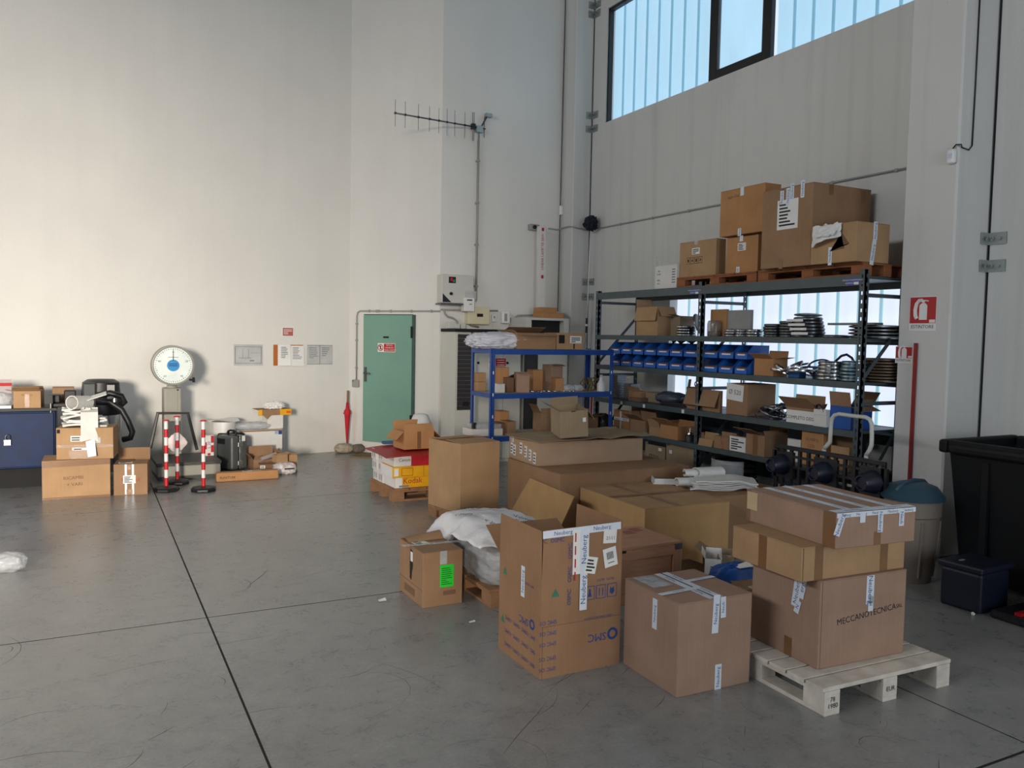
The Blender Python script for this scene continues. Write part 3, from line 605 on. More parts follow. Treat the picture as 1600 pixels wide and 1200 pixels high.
ring('pale ring sticking out of small cream carton', None, (6.06, at_X(1282, 645, 6.06).y, z + .12), .09, .015, .006, STEEL, (rad(70), 0, rad(60)))
b = rbox('blue printed carton with raised tan flaps behind hand truck handle', 1296, 1329, 1362, 668, 636, z, 6.06, mat('blue_print_carton', (24, 80, 160), .6, var=.15), flaps={'l': (100, .13), 'r': (130, .16), 'f': (200, .1)})
for c_ in b.children:
    if c_.name.startswith('flap'): c_.data.materials[0] = KB
# --- first level
z = LV[0] + .001
b = rbox('tan carton crossed with printed white tape at left end of lowest shelf', 958.5, 983, 986, 672, 643, z, 6.04, KC); w_, d_, h_ = DIM[b.name]; ntape(b, 'l', d_*.45, h_*.5, h_*.9, .035, 'Neub', 90); ntape(b, 'l', d_*.5, h_*.55, d_*.95, .035, 'Neuberg', 0, off=.0024)
b = rbox('tall brown open carton behind the drooping-flap carton on lowest shelf', 986, 1022, 1026, 668, 638, z, 6.3, KD, flaps={'f': (95, .05)})
b = rbox('tan carton with front flap drooping forward on lowest shelf', 984, 1008, 1026, 677, 658, z, 6.03, KB, flaps={'l': (150, .15), 'b': (120, .1), 'r': (80, .1)})
b = rbox('little beige carton with pale flap squeezed between two open cartons', 1014, 1031, 1034, 679, 669, z, 6.04, KA, flaps={'l': (110, .1)})
b = rbox('wide orange-tan open carton with big front flap near middle post', 1031, 1059, 1088, 683, 667, z, 6.03, KC, flaps={'l': (150, .18), 'r': (92, .05), 'b': (60, .05)})
j = thing('metal_can', 'small metal can with bright lid beside middle rack post', 'can', (6.12, at_X(1078, 682, 6.12).y, z)); MB().lathe([(0, 0), (.055, 0), (.055, .07), (.04, .08), (0, .08)], 18).build('can_body', STEELD, j, smooth='auto'); MB().lathe([(0, .081), (.04, .081), (.035, .1), (.012, .105), (.006, .16), (0, .16)], 16).build('lid', STEEL, j, smooth='auto')
b = rbox('carton with hanging front flap and tiny tag right of middle post', 1092, 1114, 1122, 703, 688, z, 6.03, KA, flaps={'l': (255, .10), 'b': (95, .06), 'r': (100, .07)}); 
b = rbox('carton printed with red letters on lowest shelf', 1115, 1138, 1150, 708, 684, z, 6.03, KB, flaps={'r': (95, .04)}); w_, d_, h_ = DIM[b.name]
for k in range(3): text(b, ('F', 'B', 'E')[k], .05, face_M(DIM[b.name], 'l', d_*.5 + .015*k, h_*.8 - .045*k, .0015), INKRED)
b = rbox('pale carton covered by large handwritten white label on lowest shelf', 1139, 1165, 1167, 710, 684, z, 6.03, KA); w_, d_, h_ = DIM[b.name]; label_on(b, 'l', d_*.5, h_*.5, d_*.97, h_*.94, 5, seed=8)
b = rbox('large open kraft carton with drooping flap behind black plastic pallet', 1165, 1194, 1230, 713, 681, z, 6.02, KB, flaps={'l': (160, .2), 'r': (97, .14), 'f': (60, .05)}); w_, d_, h_ = DIM[b.name]; decal(b, 'l', d_*.5, h_*.5, .07, h_*.95, TAPEB, 'tape')
rbox('white shrink-wrapped pack beside the orange-tan carton on lowest shelf', 1229, 1250, 1254, 722, 688, z, 6.08, KW)
b = rbox('orange-tan carton with faded handwriting on lowest shelf', 1251, 1285, 1300, 722, 678, z, 6.04, KC); w_, d_, h_ = DIM[b.name]; text(b, 'GUARN.', .045, face_M(DIM[b.name], 'l', d_*.5, h_*.78, .0015, -3), KD); text(b, '1270', .045, face_M(DIM[b.name], 'l', d_*.45, h_*.58, .0015, -3), KD)
rbox('low tan carton with scribbled line between orange carton and right post', 1297, 1326, 1330, 728, 700, z, 6.06, KA)
rbox('dark open carton in shade behind hand truck on lowest shelf', 1300, 1332, 1340, 722, 678, z, 6.25, KD, flaps={'f': (95, .05)})
tag(MB().box(0, .03, 0, .28, 0, .22).build('leaning_sheet', mat('grey_board', (150, 148, 144), .7), loc=(6.50, 4.97, z)), 'plain grey board leaning at right end of lowest shelf', 'board')
# --- floor level below the rack
p = at_X(1024, 735, 6.02)
b = rbox('worn carton marked in pen with diameter 220 under the rack', 1007, 1038, 1040, 745, 700, .22, 6.0, KG, flaps={'b': (92, .03)}); w_, d_, h_ = DIM[b.name]; text(b, 'Ø220', .085, face_M(DIM[b.name], 'l', d_*.45, h_*.55, .002, -4), INK); decal(b, 'l', d_*.75, h_*.9, .06, .035, WHITE, 'tag')
carton('low brown carton under the carton marked diameter 220', (6.0, DIM and at_X(1040, 745, 6.0).y, .0), 0, .4, .36, .215, KD)
b = rbox('wide worn open carton under rack left of middle post', 1040, 1083, 1086, 745, 705, .12, 6.0, KG, flaps={'b': (95, .04), 'r': (92, .05)}); w_, d_, h_ = DIM[b.name]; decal(b, 'l', d_*.16, h_*.86, .05, .04, WHITE, 'tag')
carton('flat carton under the wide worn open carton', (6.0, at_X(1086, 745, 6.0).y + .01, 0), 0, .42, .5, .115, KD)
p = at_X(1147, 745, 6.2)
for k in range(8):
    q_ = ring('black rubber hose coil in the wrapped stack under the rack, %s from bottom' % ORD[k], 'black hose coils', (6.2 + .01*(k % 3), p.y + .012*(k % 2), .075*k * .85), .24 - .004*(k % 3), .07, .09, BLACKP, (rad((k % 3 - 1)*3), 0, k), name='hose_coil', cat='coil')
q = MB().sheet(lambda u, v: (6.2 - (.245 + .012*noise.noise((u*9, v*6, 3))) * math.cos(rad(-70 + 140*u)), p.y + (.245 + .012*noise.noise((u*8, v*5, 1))) * math.sin(rad(-70 + 140*u)), .08 + .45*v), 22, 10, .002)
tag(q.build('stretch_film', CLEARP, smooth=True), 'clear film wrapped round the black hose coils', 'film')
p = at_X(1198, 745, 6.1)
for k in range(6): ring('thin silver band leaning in row right of black coils, %s from right' % ORD[k], 'leaning silver bands', (6.08, p.y - .05 + .025*k, .17), .16, .02, .004, STEEL, (rad(58), rad(10), .3))
# ------------------------------------------------------------------ foreground cartons
# open printed carton
r = carton('open upside-down printed carton with blue SMC logos and raised taped flaps', (2.101, 3.656), 0, .506, .487, .554, KX,
           flaps={'f': (90, .24), 'l': (90, .235), 'b': (150, .24), 'r': (91, .25)}); D = DIM[r.name]
F2 = (D[0], D[1], D[2])
def T(s, sz, face, u, v, ma=INKBLUE, rot=180, off=.0012): return text(r, s, sz, face_M(D, face, u, v, off, rot), ma)
T('SMC', .062, 'f', .355, .175)
q = MB().lathe([(.020, 0), (.034, 0), (.034, .0004), (.020, .0004)], 20, closed=True).build('logo_ring', INKBLUE, r); q.matrix_local = face_M(D, 'f', .455, .18, .0012)
T('SMC', .055, 'l', .30, .26); q = MB().lathe([(.016, 0), (.028, 0), (.028, .0004), (.016, .0004)], 20, closed=True).build('logo_ring', INKBLUE, r); q.matrix_local = face_M(D, 'l', .395, .265, .0012)
for k in range(5): T('SMC OS', .030, 'f', .045, .30 - .058*k - (.02 if k > 2 else 0))
for k in range(4): T('SMC  OSMC  OSMC  OSMC', .030, 'l', .255, .325 - .075*k - (.12 if k == 0 else .12), rot=178)
T('CARTONE RICICLATO', .018, 'f', .36, .285); T('ALTO  ALTO', .02, 'f', .40, .49); T('SMC ITALIA', .018, 'l', .36, .47)
for k in range(3):
    f = decal(r, 'f', .30 + .072*k, .425, .062, .075, INKBLUE, 'handling_symbol'); g = MB().box(-.027, .027, -.034, .034, 0, .0003).build('symbol_field', KX, f); g.location = (0, 0, .0012)
    q = MB()
    if k == 1: q.box(-.014, -.008, -.022, .02, 0, .0003); q.box(.008, .014, -.022, .02, 0, .0003)
    elif k == 0: q.prism([(-.014, -.02), (.014, -.02), (.006, .004), (.006, .022), (-.006, .022), (-.006, .004)], 0, .0003)
    else: q.prism([(-.016, -.01), (0, -.024), (.016, -.01), (.010, .02), (0, .008), (-.010, .02)], 0, .0003)
    g = q.build('symbol_mark', INKBLUE, f); g.location = (0, 0, .0017)
LEAF = mat('green_leaf_print', (60, 116, 90), .7)
for face, u, v in (('f', .085, .45), ('l', .07, .47), ('l', .05, .19)):
    q = MB().prism([(-.026, -.018), (.026, -.018), (.008, .012), (0, .026), (-.008, .012)], 0, .0004).build('leaf_mark', LEAF, r); q.matrix_local = face_M(D, face, u, v, .0012)
MB().box(.0, D[0], -.0010, -.0002, .276, .279).build('crease', KD, r); MB().box(.010, .014, -.0012, 0, 0, .28).build('crease', KD, r)
# vertical side print and tapes on the raised front flap
for k in range(3): text(r, 'OSMC', .032, face_M(D, 'f', .17, .42 + .125*k, .0045, 90), INKBLUE)
text(r, 'C  OSMC', .032, face_M(D, 'f', .07, .735, .0045, 0), INKBLUE)
ntape(r, 'f', .245, .775, .49, .040, 'Neuberg', 1, off=.005); ntape(r, 'f', .255, .56, .44, .046, 'Neuberg', 90, ts=.044, off=.0075)
d = decal(r, 'f', .235, .66, .10, .24, WHITE, 'document_pouch', 0, .0055)
for k in range(4): q = MB().box(-.004, .004, -.03, .03, 0, .0004).build('red_dash', INKRED, d); q.location = (-.035, .08 - .07*k, .0012); q.scale = (1, .8, 1)
for k in range(4): q = MB().box(-.004, .004, -.012, .012, 0, .0004).build('red_dash', INKRED, d); q.location = (.036, .09 - .05*k, .0012)
e = decal(r, 'f', .42, .725, .085, .075, WHITE, 'part_label', -3, .0055); text(e, '21/11', .026, Matrix.Translation((.005, -.01, .0013)), INK)
e = decal(r, 'f', .425, .61, .085, .105, WHITE, 'barcode_label', 10, .0055)
q = MB()
for k in range(9): q.box(-.022 + .005*k, -.0195 + .005*k, -.01, .03, 0, .0004)
q.box(-.02, .022, -.032, -.028, 0, .0004); g = q.build('print', INK, e); g.location = (0, 0, .0012)
e = label_on(r, 'f', .30, .58, .07, .09, 4, -12, seed=11, name='torn_label', off=.0082)
ntape(r, 'l', .285, .47, .17, .040, 'Neuberg', 90, ts=.036)

# taped cube carton
r = carton('sealed cube carton with printed white tape beside the pale pallet', (2.617, 3.170), -1.2, .476, .478, .481, KP, seam='y'); D = DIM[r.name]
for k, u in enumerate((.215, .265)): ntape(r, 't', u, .24, .47, .040, 'Neuberg', 90, ts=.026, off=.001 + .0012*k)
decal(r, 't', .239, .24, .006, .476, BLACKM, 'open_seam', 0, .0030)
ntape(r, 't', .12, .165, .25, .034, 'Neuberg', 4, ts=.02, off=.0034); ntape(r, 't', .37, .30, .21, .03, 'Neuberg', 4, ts=.018, off=.0034)
label_on(r, 't', .10, .36, .10, .16, 5, 0, seed=3, name='document_pouch'); decal(r, 't', .10, .36, .13, .19, CLEARP, 'clear_pouch', 0, .003)
ntape(r, 'f', .235, .40, .20, .042, 'Neuberg', 88, ts=.03); ntape(r, 'f', .28, .43, .11, .035, 'Neub', 92, ts=.026, off=.003); ntape(r, 'f', .262, .065, .135, .042, 'Neuberg', 90, ts=.03)
ntape(r, 'l', .28, .37, .16, .04, 'Neuberg', 90, ts=.026)
# pale pallet with three cartons
pallet('pale weathered pallet carrying three stacked cartons at front right', (3.135, 2.70), -1.6, .90, 1.0, .14, WOODW, n=8)
pr = [o_ for o_ in COL.objects if o_.get('label', '').startswith('pale weathered')][0]
for s, x_, z_ in (('78', .05, .078), ('1980', .052, .046), ('EUR', .452, .062)): text(pr, s, .034, Matrix(((1,0,0,x_),(0,0,-1,-.0015),(0,1,0,z_),(0,0,0,1))), BLACKM)
r = carton('lowest carton on pale pallet, hand-lettered in pen', (3.276, 2.877, .1412), -2.8, .612, .50, .455, KP); D = DIM[r.name]
text(r, 'MECCANOTECNICA', .046, face_M(D, 'f', .33, .245, .0012, 5), INK); text(r, 'SRL', .03, face_M(D, 'f', .565, .262, .0012, 5), INK)
ntape(r, 'f', .345, .375, .15, .055, 'Neuberg', -90, ts=.042); ntape(r, 'f', .353, .30, .08, .035, 'N', -90, ts=.03)
ntape(r, 'l', .34, .36, .17, .05, 'Neuberg', 82, ts=.04); ntape(r, 'l', .38, .39, .12, .04, 'erg', 78, ts=.04, off=.003); ntape(r, 'l', .35, .28, .07, .035, 'N', 75, ts=.03, off=.003)
decal(r, 'l', .29, .05, .055, .1, TAPEB, 'tape'); MB().box(.012, .015, -.001, 0, 0, .45).build('crease', KD, r)
zt = .1412 + .4555
r = carton('flat middle carton with brown tape bands on pale pallet stack', (3.166, 2.905, zt), -2.6, .73, .52, .176, KA); D = DIM[r.name]; zt += .1765
for u in (.115, .575): decal(r, 'f', u, .088, .055, .176, TAPEB, 'tape')
for u in (.24,): decal(r, 'l', u, .088, .06, .176, TAPEB, 'tape')
decal(r, 'f', .01, .088, .004, .17, KD, 'edge_wear')
r = carton('topmost flat carton on pale pallet stack, striped with printed tape', (3.298, 2.817, zt), -5, .534, .69, .180, KP, seam='y'); D = DIM[r.name]
for u in (.13, .27, .42): ntape(r, 't', u, .345, .68, .045, 'Neuberg', 90, ts=.024, off=.0012)
ntape(r, 't', .267, .03, .53, .055, 'Neuberg', 0, ts=.03, off=.0032); ntape(r, 'f', .267, .168, .53, .024, 'Neuberg', 0, ts=.02)
ntape(r, 'f', .02, .12, .11, .04, 'Neuberg', 70, ts=.034, off=.002); ntape(r, 'f', .29, .12, .11, .035, 'Neuberg', -90, ts=.03, off=.002); ntape(r, 'f', .435, .13, .085, .035, 'Neub', -90, ts=.03, off=.002); ntape(r, 'f', .17, .148, .05, .035, '', 90, off=.002)
decal(r, 'f', .275, .035, .045, .07, TAPEB, 'tape'); decal(r, 'l', .645, .09, .085, .179, TAPEB, 'tape'); decal(r, 'l', .02, .09, .035, .179, TAPEB, 'tape')
decal(r, 'l', .055, .12, .09, .10, mat('tape_beige', (196, 172, 136), .35), 'tape', 0, .002)
# carton with bright green label
r = carton('brown carton with bright green label and torn side', (1.950, 4.959), 0, .285, .445, .368, KB); D = DIM[r.name]
g = decal(r, 'f', .17, .20, .098, .15, GREENL, 'green_label'); lines_on(g, .098, .15, 9, mat('green_dark_print', (20, 130, 30), .7), 5)
decal(r, 'f', .145, .325, .05, .09, CLEARP, 'tape', 0, .001); decal(r, 't', .15, .22, .05, .42, CLEARP, 'tape', 86, .001); label_on(r, 't', .08, .28, .10, .13, 5, 10, mat('pale_green_paper', (222, 232, 210), .8), 4)
decal(r, 'f', .19, .085, .09, .03, KD, 'faded_print'); decal(r, 'l', .2, .06, .2, .05, KD, 'faded_print'); decal(r, 'l', .222, .115, .44, .004, KD, 'printed_line')
q = MB().prism([(-.025, -.10), (0, -.11), (.01, -.05), (.025, -.02), (.02, .09), (-.02, .10), (-.03, .0)], 0, .002).build('torn_hole', BLACKM, r); q.matrix_local = face_M(D, 'l', .235, .245, .001)
q = MB().box(-.016, .018, .02, .085, 0, .003).build('paper_inside', WHITE, r); q.matrix_local = face_M(D, 'l', .24, .245, .0015)
q = MB().sheet(lambda u, v: (.01 + .26*u, .30 + .14*v, .372 + .045*v*(1-v)*4*(.3+.7*u)), 6, 6, .004).build('lifted_flap', KB, r)
tag(MB().sheet(lambda u, v: (1.735 + .05*u, 5.20 + .03*v, .006 + .01*u*v), 3, 3, .002).build('paper_scrap', WHITE), 'tiny white paper scrap on floor left of green-label carton', 'scrap')
tag(MB().sheet(lambda u, v: (2.12 + .04*u, 4.58 + .015*v, .005 + .006*u*v), 3, 3, .002).build('paper_scrap', WHITE), 'tiny white paper scrap on floor right of green-label carton', 'scrap')

# film-wrapped pallet load with white printed sack sheet
pallet('low pallet under the film-wrapped load behind green-label carton', (2.36, 4.78), 0, .62, .95, .12, WOODB, n=5)
t = thing('wrapped_load', 'film-wrapped load covered by white printed sheeting behind green-label carton', 'load', (2.67, 5.26, .121))
MB().lump((0, 0, 0), .27, .43, .15, .05, 2.0, 3, 4, sharp=5).build('load_body', mat('load_grey_brown', (126, 112, 100), .7, 0, .3, 4), t, smooth=True)
MB().lump((0, 0, -.01), .30, .47, .150, .09, 4.5, 4, 5, sharp=5, ridge=True).build('stretch_film', FILM, t, smooth=True)
def cov(u, v):
    x = -.40 + .74*u; y = -.49 + 1.0*v; e = max(0, max((abs(u - .5) - .34)/.16, (abs(v - .5) - .38)/.12))
    zz = .325 + .020*noise.noise((x*3, y*3, 2)) + .030*abs(noise.noise((x*6, y*5, 5))) + .014*abs(noise.noise((x*17, y*15, 3))) + .05*math.sin(v*3.14)*math.sin(u*3.14) - (.17 if v > .5 else .07)*e**1.3 + .02*math.sin(x*9 + y*3)*e
    return (x, y, zz)
sh = MB().sheet(cov, 34, 40, .004).build('printed_sheet', mat('white_printed_film', (222, 222, 226), .45, 0, .06, 6, .5, 22), t, smooth=True)
PRN = mat('sheet_print_grey', (64, 68, 84), .6)
rd = random.Random(4)
for k in range(9):
    u, v = rd.uniform(.15, .8), rd.uniform(.15, .85); p = Vector(cov(u, v)); a = rd.choice((.5, .62, -.3, 1.9))
    px_ = (Vector(cov(u+.02, v)) - p).normalized(); n_ = px_.cross(Vector(cov(u, v+.02)) - p).normalized(); n_ = n_ if n_.z > 0 else -n_; py_ = n_.cross(px_)
    M_ = Matrix((px_, py_, n_)).transposed().to_4x4(); M_.translation = p + n_*.022; text(sh, 'Valmet' if k % 2 else 'Valmet >', .055, M_ @ Matrix.Rotation(a, 4, 'Z'), INK)
M_ = Matrix(((1,0,0,-.08),(0,.45,-.89,-.50),(0,.89,.45,.20),(0,0,0,1))); text(sh, 'Valmet', .06, M_ @ Matrix.Rotation(.1, 4, 'Z'), INK); text(sh, 'Valmet >', .06, Matrix.Translation((.24, -.01, .03)) @ M_ @ Matrix.Rotation(.15, 4, 'Z'), INK)
q = MB().sheet(lambda u, v: (-.02 + .12*u + .02*math.sin(v*9), -.475 - .03*v, .20 - .30*v + .02*math.sin(u*7)), 8, 12, .002); q.build('film_tail', CLEARP, t, smooth=True)
q = MB().sheet(lambda u, v: (.0 + .20*u, -.40 - .22*v*(1 - .4*u) , -.112 + .03*abs(noise.noise((u*5, v*4, 3))) + .02*u), 9, 8, .002); q.build('film_tail', CLEARP, t, smooth=True)

# tall carton standing on its little pallet
pallet('small pallet under the tall plain carton', (3.11, 7.02), 11, .44, .52, .12, WOODB, n=4)
r = carton('tall plain brown carton on small pallet, top flaps sunk inwards', (3.114, 6.985, .122), 11, .456, .556, .66, KA, flaps={'f': (3, .272), 'b': (5, .262)}); 
# --- pallet of copier-paper style boxes
KODP = pallet('brown pallet carrying white and yellow print-paper boxes', (2.90, 8.30), 1, 1.0, .74, .14, WOODB, swap=True, n=5)
def paperbox(lab, x, y, z, w_, d_, h_, kind):
    o_ = thing('paper_box', lab, 'box', (2.90 + x, 8.30 + y, z), rad(1), 'print-paper boxes on the brown pallet'); DIM[o_.name] = (w_, d_, h_)
    MB().box(0, w_, 0, d_, 0, h_).build('body', KW if kind != 'y' else YELLOW, o_, bevel=.003)
    return o_
hb = .118; zs = [.1412 + k*(hb + .001) for k in range(3)]
o_ = paperbox('yellow Kodak box at bottom of the stack under red sheet', .04, .02, zs[0], .56, .34, hb, 'y'); D = DIM[o_.name]
decal(o_, 'f', .04, hb*.5, .08, hb*.96, WHITE, 'white_end'); text(o_, 'Kodak', .085, face_M(D, 'f', .20, hb*.62, .0015), INKRED); decal(o_, 'f', .10, hb*.17, .11, .02, mat('blue_grey_print', (120, 134, 160), .7), 'printed_line', 0, .0016); decal(o_, 'l', .17, hb*.5, .33, hb*.96, WHITE, 'white_side')
o_ = paperbox('yellow box with printed square above the Kodak box', .0, .0, zs[1], .60, .36, hb, 'y'); D = DIM[o_.name]
f = decal(o_, 'f', .17, hb*.5, .13, .085, mat('brown_print', (96, 40, 20), .7), 'printed_frame'); g = MB().box(-.061, .061, -.0385, .0385, 0, .0004).build('frame_field', YELLOW, f); g.location = (0, 0, .001)
decal(o_, 'f', .36, hb*.5, .004, hb*.96, KD, 'seam'); decal(o_, 'f', .045, hb*.5, .05, hb*.7, WHITE, 'paper_strip'); decal(o_, 'l', .18, hb*.5, .355, hb*.96, WHITE, 'white_side')
o_ = paperbox('white Canon box under the front edge of red sheet', .02, .01, zs[2], .20, .34, hb, 'w'); text(o_, 'Canon', .05, face_M(DIM[o_.name], 'f', .12, hb*.58, .0015), INK)
o_ = paperbox('dark red box beside white Canon box under red sheet', .225, .02, zs[2], .42, .34, hb*.96, 'w'); o_.children[0].data.materials[0] = REDF
for k, yy in enumerate((.37, .545)):
    for lv in range(3):
        o_ = paperbox('white paper box at left side of brown pallet, %s layer, %s column' % (('bottom', 'middle', 'top')[lv], ('near', 'far')[k]), .02 - .012*lv*k, yy, zs[lv], .33, .165, hb, 'w'); D = DIM[o_.name]
        for q_ in range(2): decal(o_, 'l', .05 + .06*q_, hb*.5, .028, .06, mat('grey_print', (150, 152, 160), .7), 'print_block')
zr = zs[2] + hb + .002
tag(MB().sheet(lambda u, v: (2.83 + .98*u - .03*(1-v)*(1-u), 8.22 + .86*v, zr + .004 + .018*max(0, .3 - u)*math.sin(v*5) - .05*max(0, .22 - u) + .03*u*v), 14, 10, .004).build('red_sheet', RED), 'bright red plastic sheet laid over the print-paper boxes', 'sheet')
tag(MB().box(0, .55, 0, .09, 0, .03).build('blue_strip', mat('grey_blue_foam', (58, 92, 130), .6), loc=(3.03, 8.97, zr + .035)), 'grey-blue foam strip at far edge of red sheet', 'strip')
r = carton('open orange-tan carton with spread flaps on the red sheet', (3.10, 8.50, zr + .032), 2, .36, .32, .20, KC, flaps={'f': (60, .09), 'l': (225, .13), 'r': (222, .15), 'b': (110, .1)}); D = DIM[r.name]; decal(r, 'f', .18, .10, .045, .19, TAPEB, 'tape')
q = MB().lathe([(.0, 0), (.125, 0), (.13, .05), (.115, .22), (.085, .31), (.04, .325), (0, .325)], 18)
for v in q.bm.verts: v.co += Vector((noise.noise(v.co*7), noise.noise(v.co*7 + Vector((5, 1, 2))), 0)) * .018
tag(q.build('plastic_bag', mat('milky_bag', (206, 206, 204), .4, 0, .1, 6, .4, 14), smooth=True, loc=(3.46, 8.93, zr + .06)), 'milky white plastic bag standing behind open orange-tan carton', 'bag')

# --- big wrapped crate group
r = carton('long wide lower carton under the wrapped crate', (3.62, 6.02), -1, 1.40, 1.02, .62, KB); D = DIM[r.name]
PT = [at_X(a_, b_, 3.57) for a_, b_ in ((827, 747), (898, 776), (872, 832), (792, 806))]
q = MB(); A_ = [q.bm.verts.new(v - Vector((3.62, 6.02, 0))) for v in PT]; B_ = [q.bm.verts.new(v - Vector((3.61, 6.02, 0))) for v in PT]
q.bm.faces.new(A_); q.bm.faces.new(B_[::-1])
for k in range(4): q.bm.faces.new((A_[k], A_[(k+1) % 4], B_[(k+1) % 4], B_[k]))
q.build('side_flap', board('kraft_tan_lit', (182, 146, 102)), r)  # brighter kraft tan: the light on this flap is put into its colour
r = carton('big film-wrapped carton with row of small labels on its left side', (3.64, 6.46, .6212), -2, 1.15, .60, .22, KA, top=False); D = DIM[r.name]
for k, (u, v) in enumerate(((.04, .10), (.10, .09), (.235, .125), (.335, .105), (.425, .085), (.515, .07))): label_on(r, 'l', .02 + u*1.02, v, .052, .105, 3, -2, seed=k, name='small_label')
label_on(r, 'l', .075, .19, .045, .05, 2, seed=9)
q = MB().sheet(lambda u, v: (.002 + 1.14*u, -.004 - .003*abs(noise.noise((u*10, v*5, 2))), .005 + .21*v), 40, 8, .0015); q.build('stretch_film', mat('thin_film', (215, 215, 218), .10, 0, .1, 12, .9, 18, alpha=.07), r, smooth=True)
q = MB().sheet(lambda u, v: (-.005 - .003*abs(noise.noise((u*8, v*5, 6))), .60*u, .005 + .21*v), 24, 8, .0015); q.build('stretch_film', MATS['thin_film'], r, smooth=True)
zc = .6212 + .221
tag(MB().sheet(lambda u, v: (3.60 + 1.28*u + .02*math.sin(v*7), 6.40 + .66*v, zc + .010 + .045*u*max(0, noise.noise((u*4, v*3, 1)) + .25) + .02*noise.noise((u*9, v*7, 5))*u + .014*u - .05*max(0, u-.8)*(1-v)), 24, 14, .005).build('crumpled_cardboard_sheet', KG), 'crumpled loose cardboard sheet covering the film-wrapped carton', 'cardboard sheet')
tag(MB().sheet(lambda u, v: (4.02 + .22*u, 6.50 + .12*v, zc + .055 + .015*noise.noise((u*6, v*6, 1))), 8, 6, .003).build('film_scrap', CLEARP, smooth=True), 'scrap of clear film on the crumpled cardboard sheet', 'film')
r = carton('tilted greyish carton with open flaps on top of film-wrapped carton', (3.86, 6.43, zc + .03), -14, .27, .30, .25, KG, flaps={'l': (150, .13), 'r': (235, .12), 'b': (80, .08)}); r.rotation_euler = (rad(6), rad(-4), rad(-14)); D = DIM[r.name]; decal(r, 'f', .235, .16, .03, .04, WHITE, 'tag'); decal(r, 'f', .13, .245, .04, .008, BLACKM, 'hand_mark')
# big flat carton
r = carton('big flat carton with creased taped top in the middle of the pile', (3.79, 5.03), -1.5, .83, .97, .50, KA, seam='x'); D = DIM[r.name]
decal(r, 't', .41, .485, .83, .07, TAPEB, 'tape', 0, .001); decal(r, 't', .33, .485, .06, .97, mat('tape_faded', (150, 116, 86), .4), 'tape', 0, .002); decal(r, 't', .3, .45, .35, .006, KD, 'crease', 3, .003)
for c_ in r.children:
    if c_.name.startswith('body'): c_.data.materials[0] = board('kraft_tan_lit', (182, 146, 102))  # body tone carries the warm light that falls on its left side
# plywood crate
t = thing('plywood_crate', 'small plywood crate with framed side behind the cube carton', 'crate', (3.12, 4.47, 0), rad(1)); DIM[t.name] = (.58, .50, .39)
MB().box(.02, .56, .012, .49, 0, .37).build('crate_body', PLY, t); MB().box(0, .58, 0, .50, .371, .39).build('crate_lid', PLY, t, bevel=.002)
for (a0, a1, z0, z1) in ((0, .58, .0, .07), (0, .58, .30, .37), (0, .07, .07, .30), (.51, .58, .07, .30)): MB().box(a0, a1, -.004, .011, z0, z1).build('batten', PLY, t, bevel=.002)
MB().box(.565, .585, .0, .03, 0, .37).build('corner_post', WOODW, t); MB().box(.52, .584, -.006, .06, .335, .375).build('corner_bracket', STEELD, t); MB().box(.02, .1, -.006, -.004, .355, .372).build('metal_strap', BLACKM, t)
n_ = decal(t, 't', .10, .26, .20, .14, mat('cream_label', (206, 196, 160), .8), 'pasted_label', -8, .001); text(n_, 'ret.', .06, Matrix.Translation((0, 0, .0014)), KD)
for k in range(5): decal(t, 't', .08 + .1*k, .40 - .05*(k % 2), .085, .09, mat('reddish_patch', (150, 96, 76), .7, var=.2), 'worn_patch', 4, .0009)
# small things between big carton, plywood crate and pale pallet
carton('dark flat carton lying flat under the small white carton', (3.80, 4.42), 4, .30, .40, .13, KD)
carton('second dark flat carton right under the first dark flat carton', (4.06, 4.25), -8, .26, .3, .09, KD)
r = carton('small white carton with open lid amid the carton pile', (3.90, 4.46, .1312), -42, .115, .19, .115, KW, flaps={'l': (120, .05), 'r': (60, .03), 'b': (150, .05)}, name='white_carton'); D = DIM[r.name]
for k in range(3): decal(r, 'l', .09, .075 - .018*k, .05, .006, INK, 'printed_line', 0, .001)
for k in range(3): decal(r, 'f', .06, .06 - .015*k, .04, .006, INK, 'printed_line', 0, .001)
r = carton('half-hidden carton with white label left of flat middle carton', (4.02, 4.62, .10), -50, .2, .2, .14, KG, flaps={'l': (150, .07)}); label_on(r, 'l', .1, .07, .12, .08, 3)
r = carton('small kraft carton with barcode label in front of the blue bag', (3.62, 3.78), -20, .17, .26, .25, KB); D = DIM[r.name]; label_on(r, 't', .10, .05, .07, .05, 4, 20, seed=6)
q = MB().lump((0, 0, 0), .19, .15, .16, .22, 2.4, 2, 4, ridge=True); tag(q.build('blue_bag', mat('blue_polythene', (20, 72, 150), .35, 0, .25, 7), smooth=True, loc=(3.82, 4.07, 0)), 'crumpled blue plastic bag squeezed beside the pale pallet stack', 'bag')
tag(MB().sheet(lambda u, v: (3.78 + .12*u, 3.98 + .06*v, .315 + .02*u*v), 4, 3, .002).build('paper_slip', WHITE), 'white paper slip on the crumpled blue bag', 'paper')
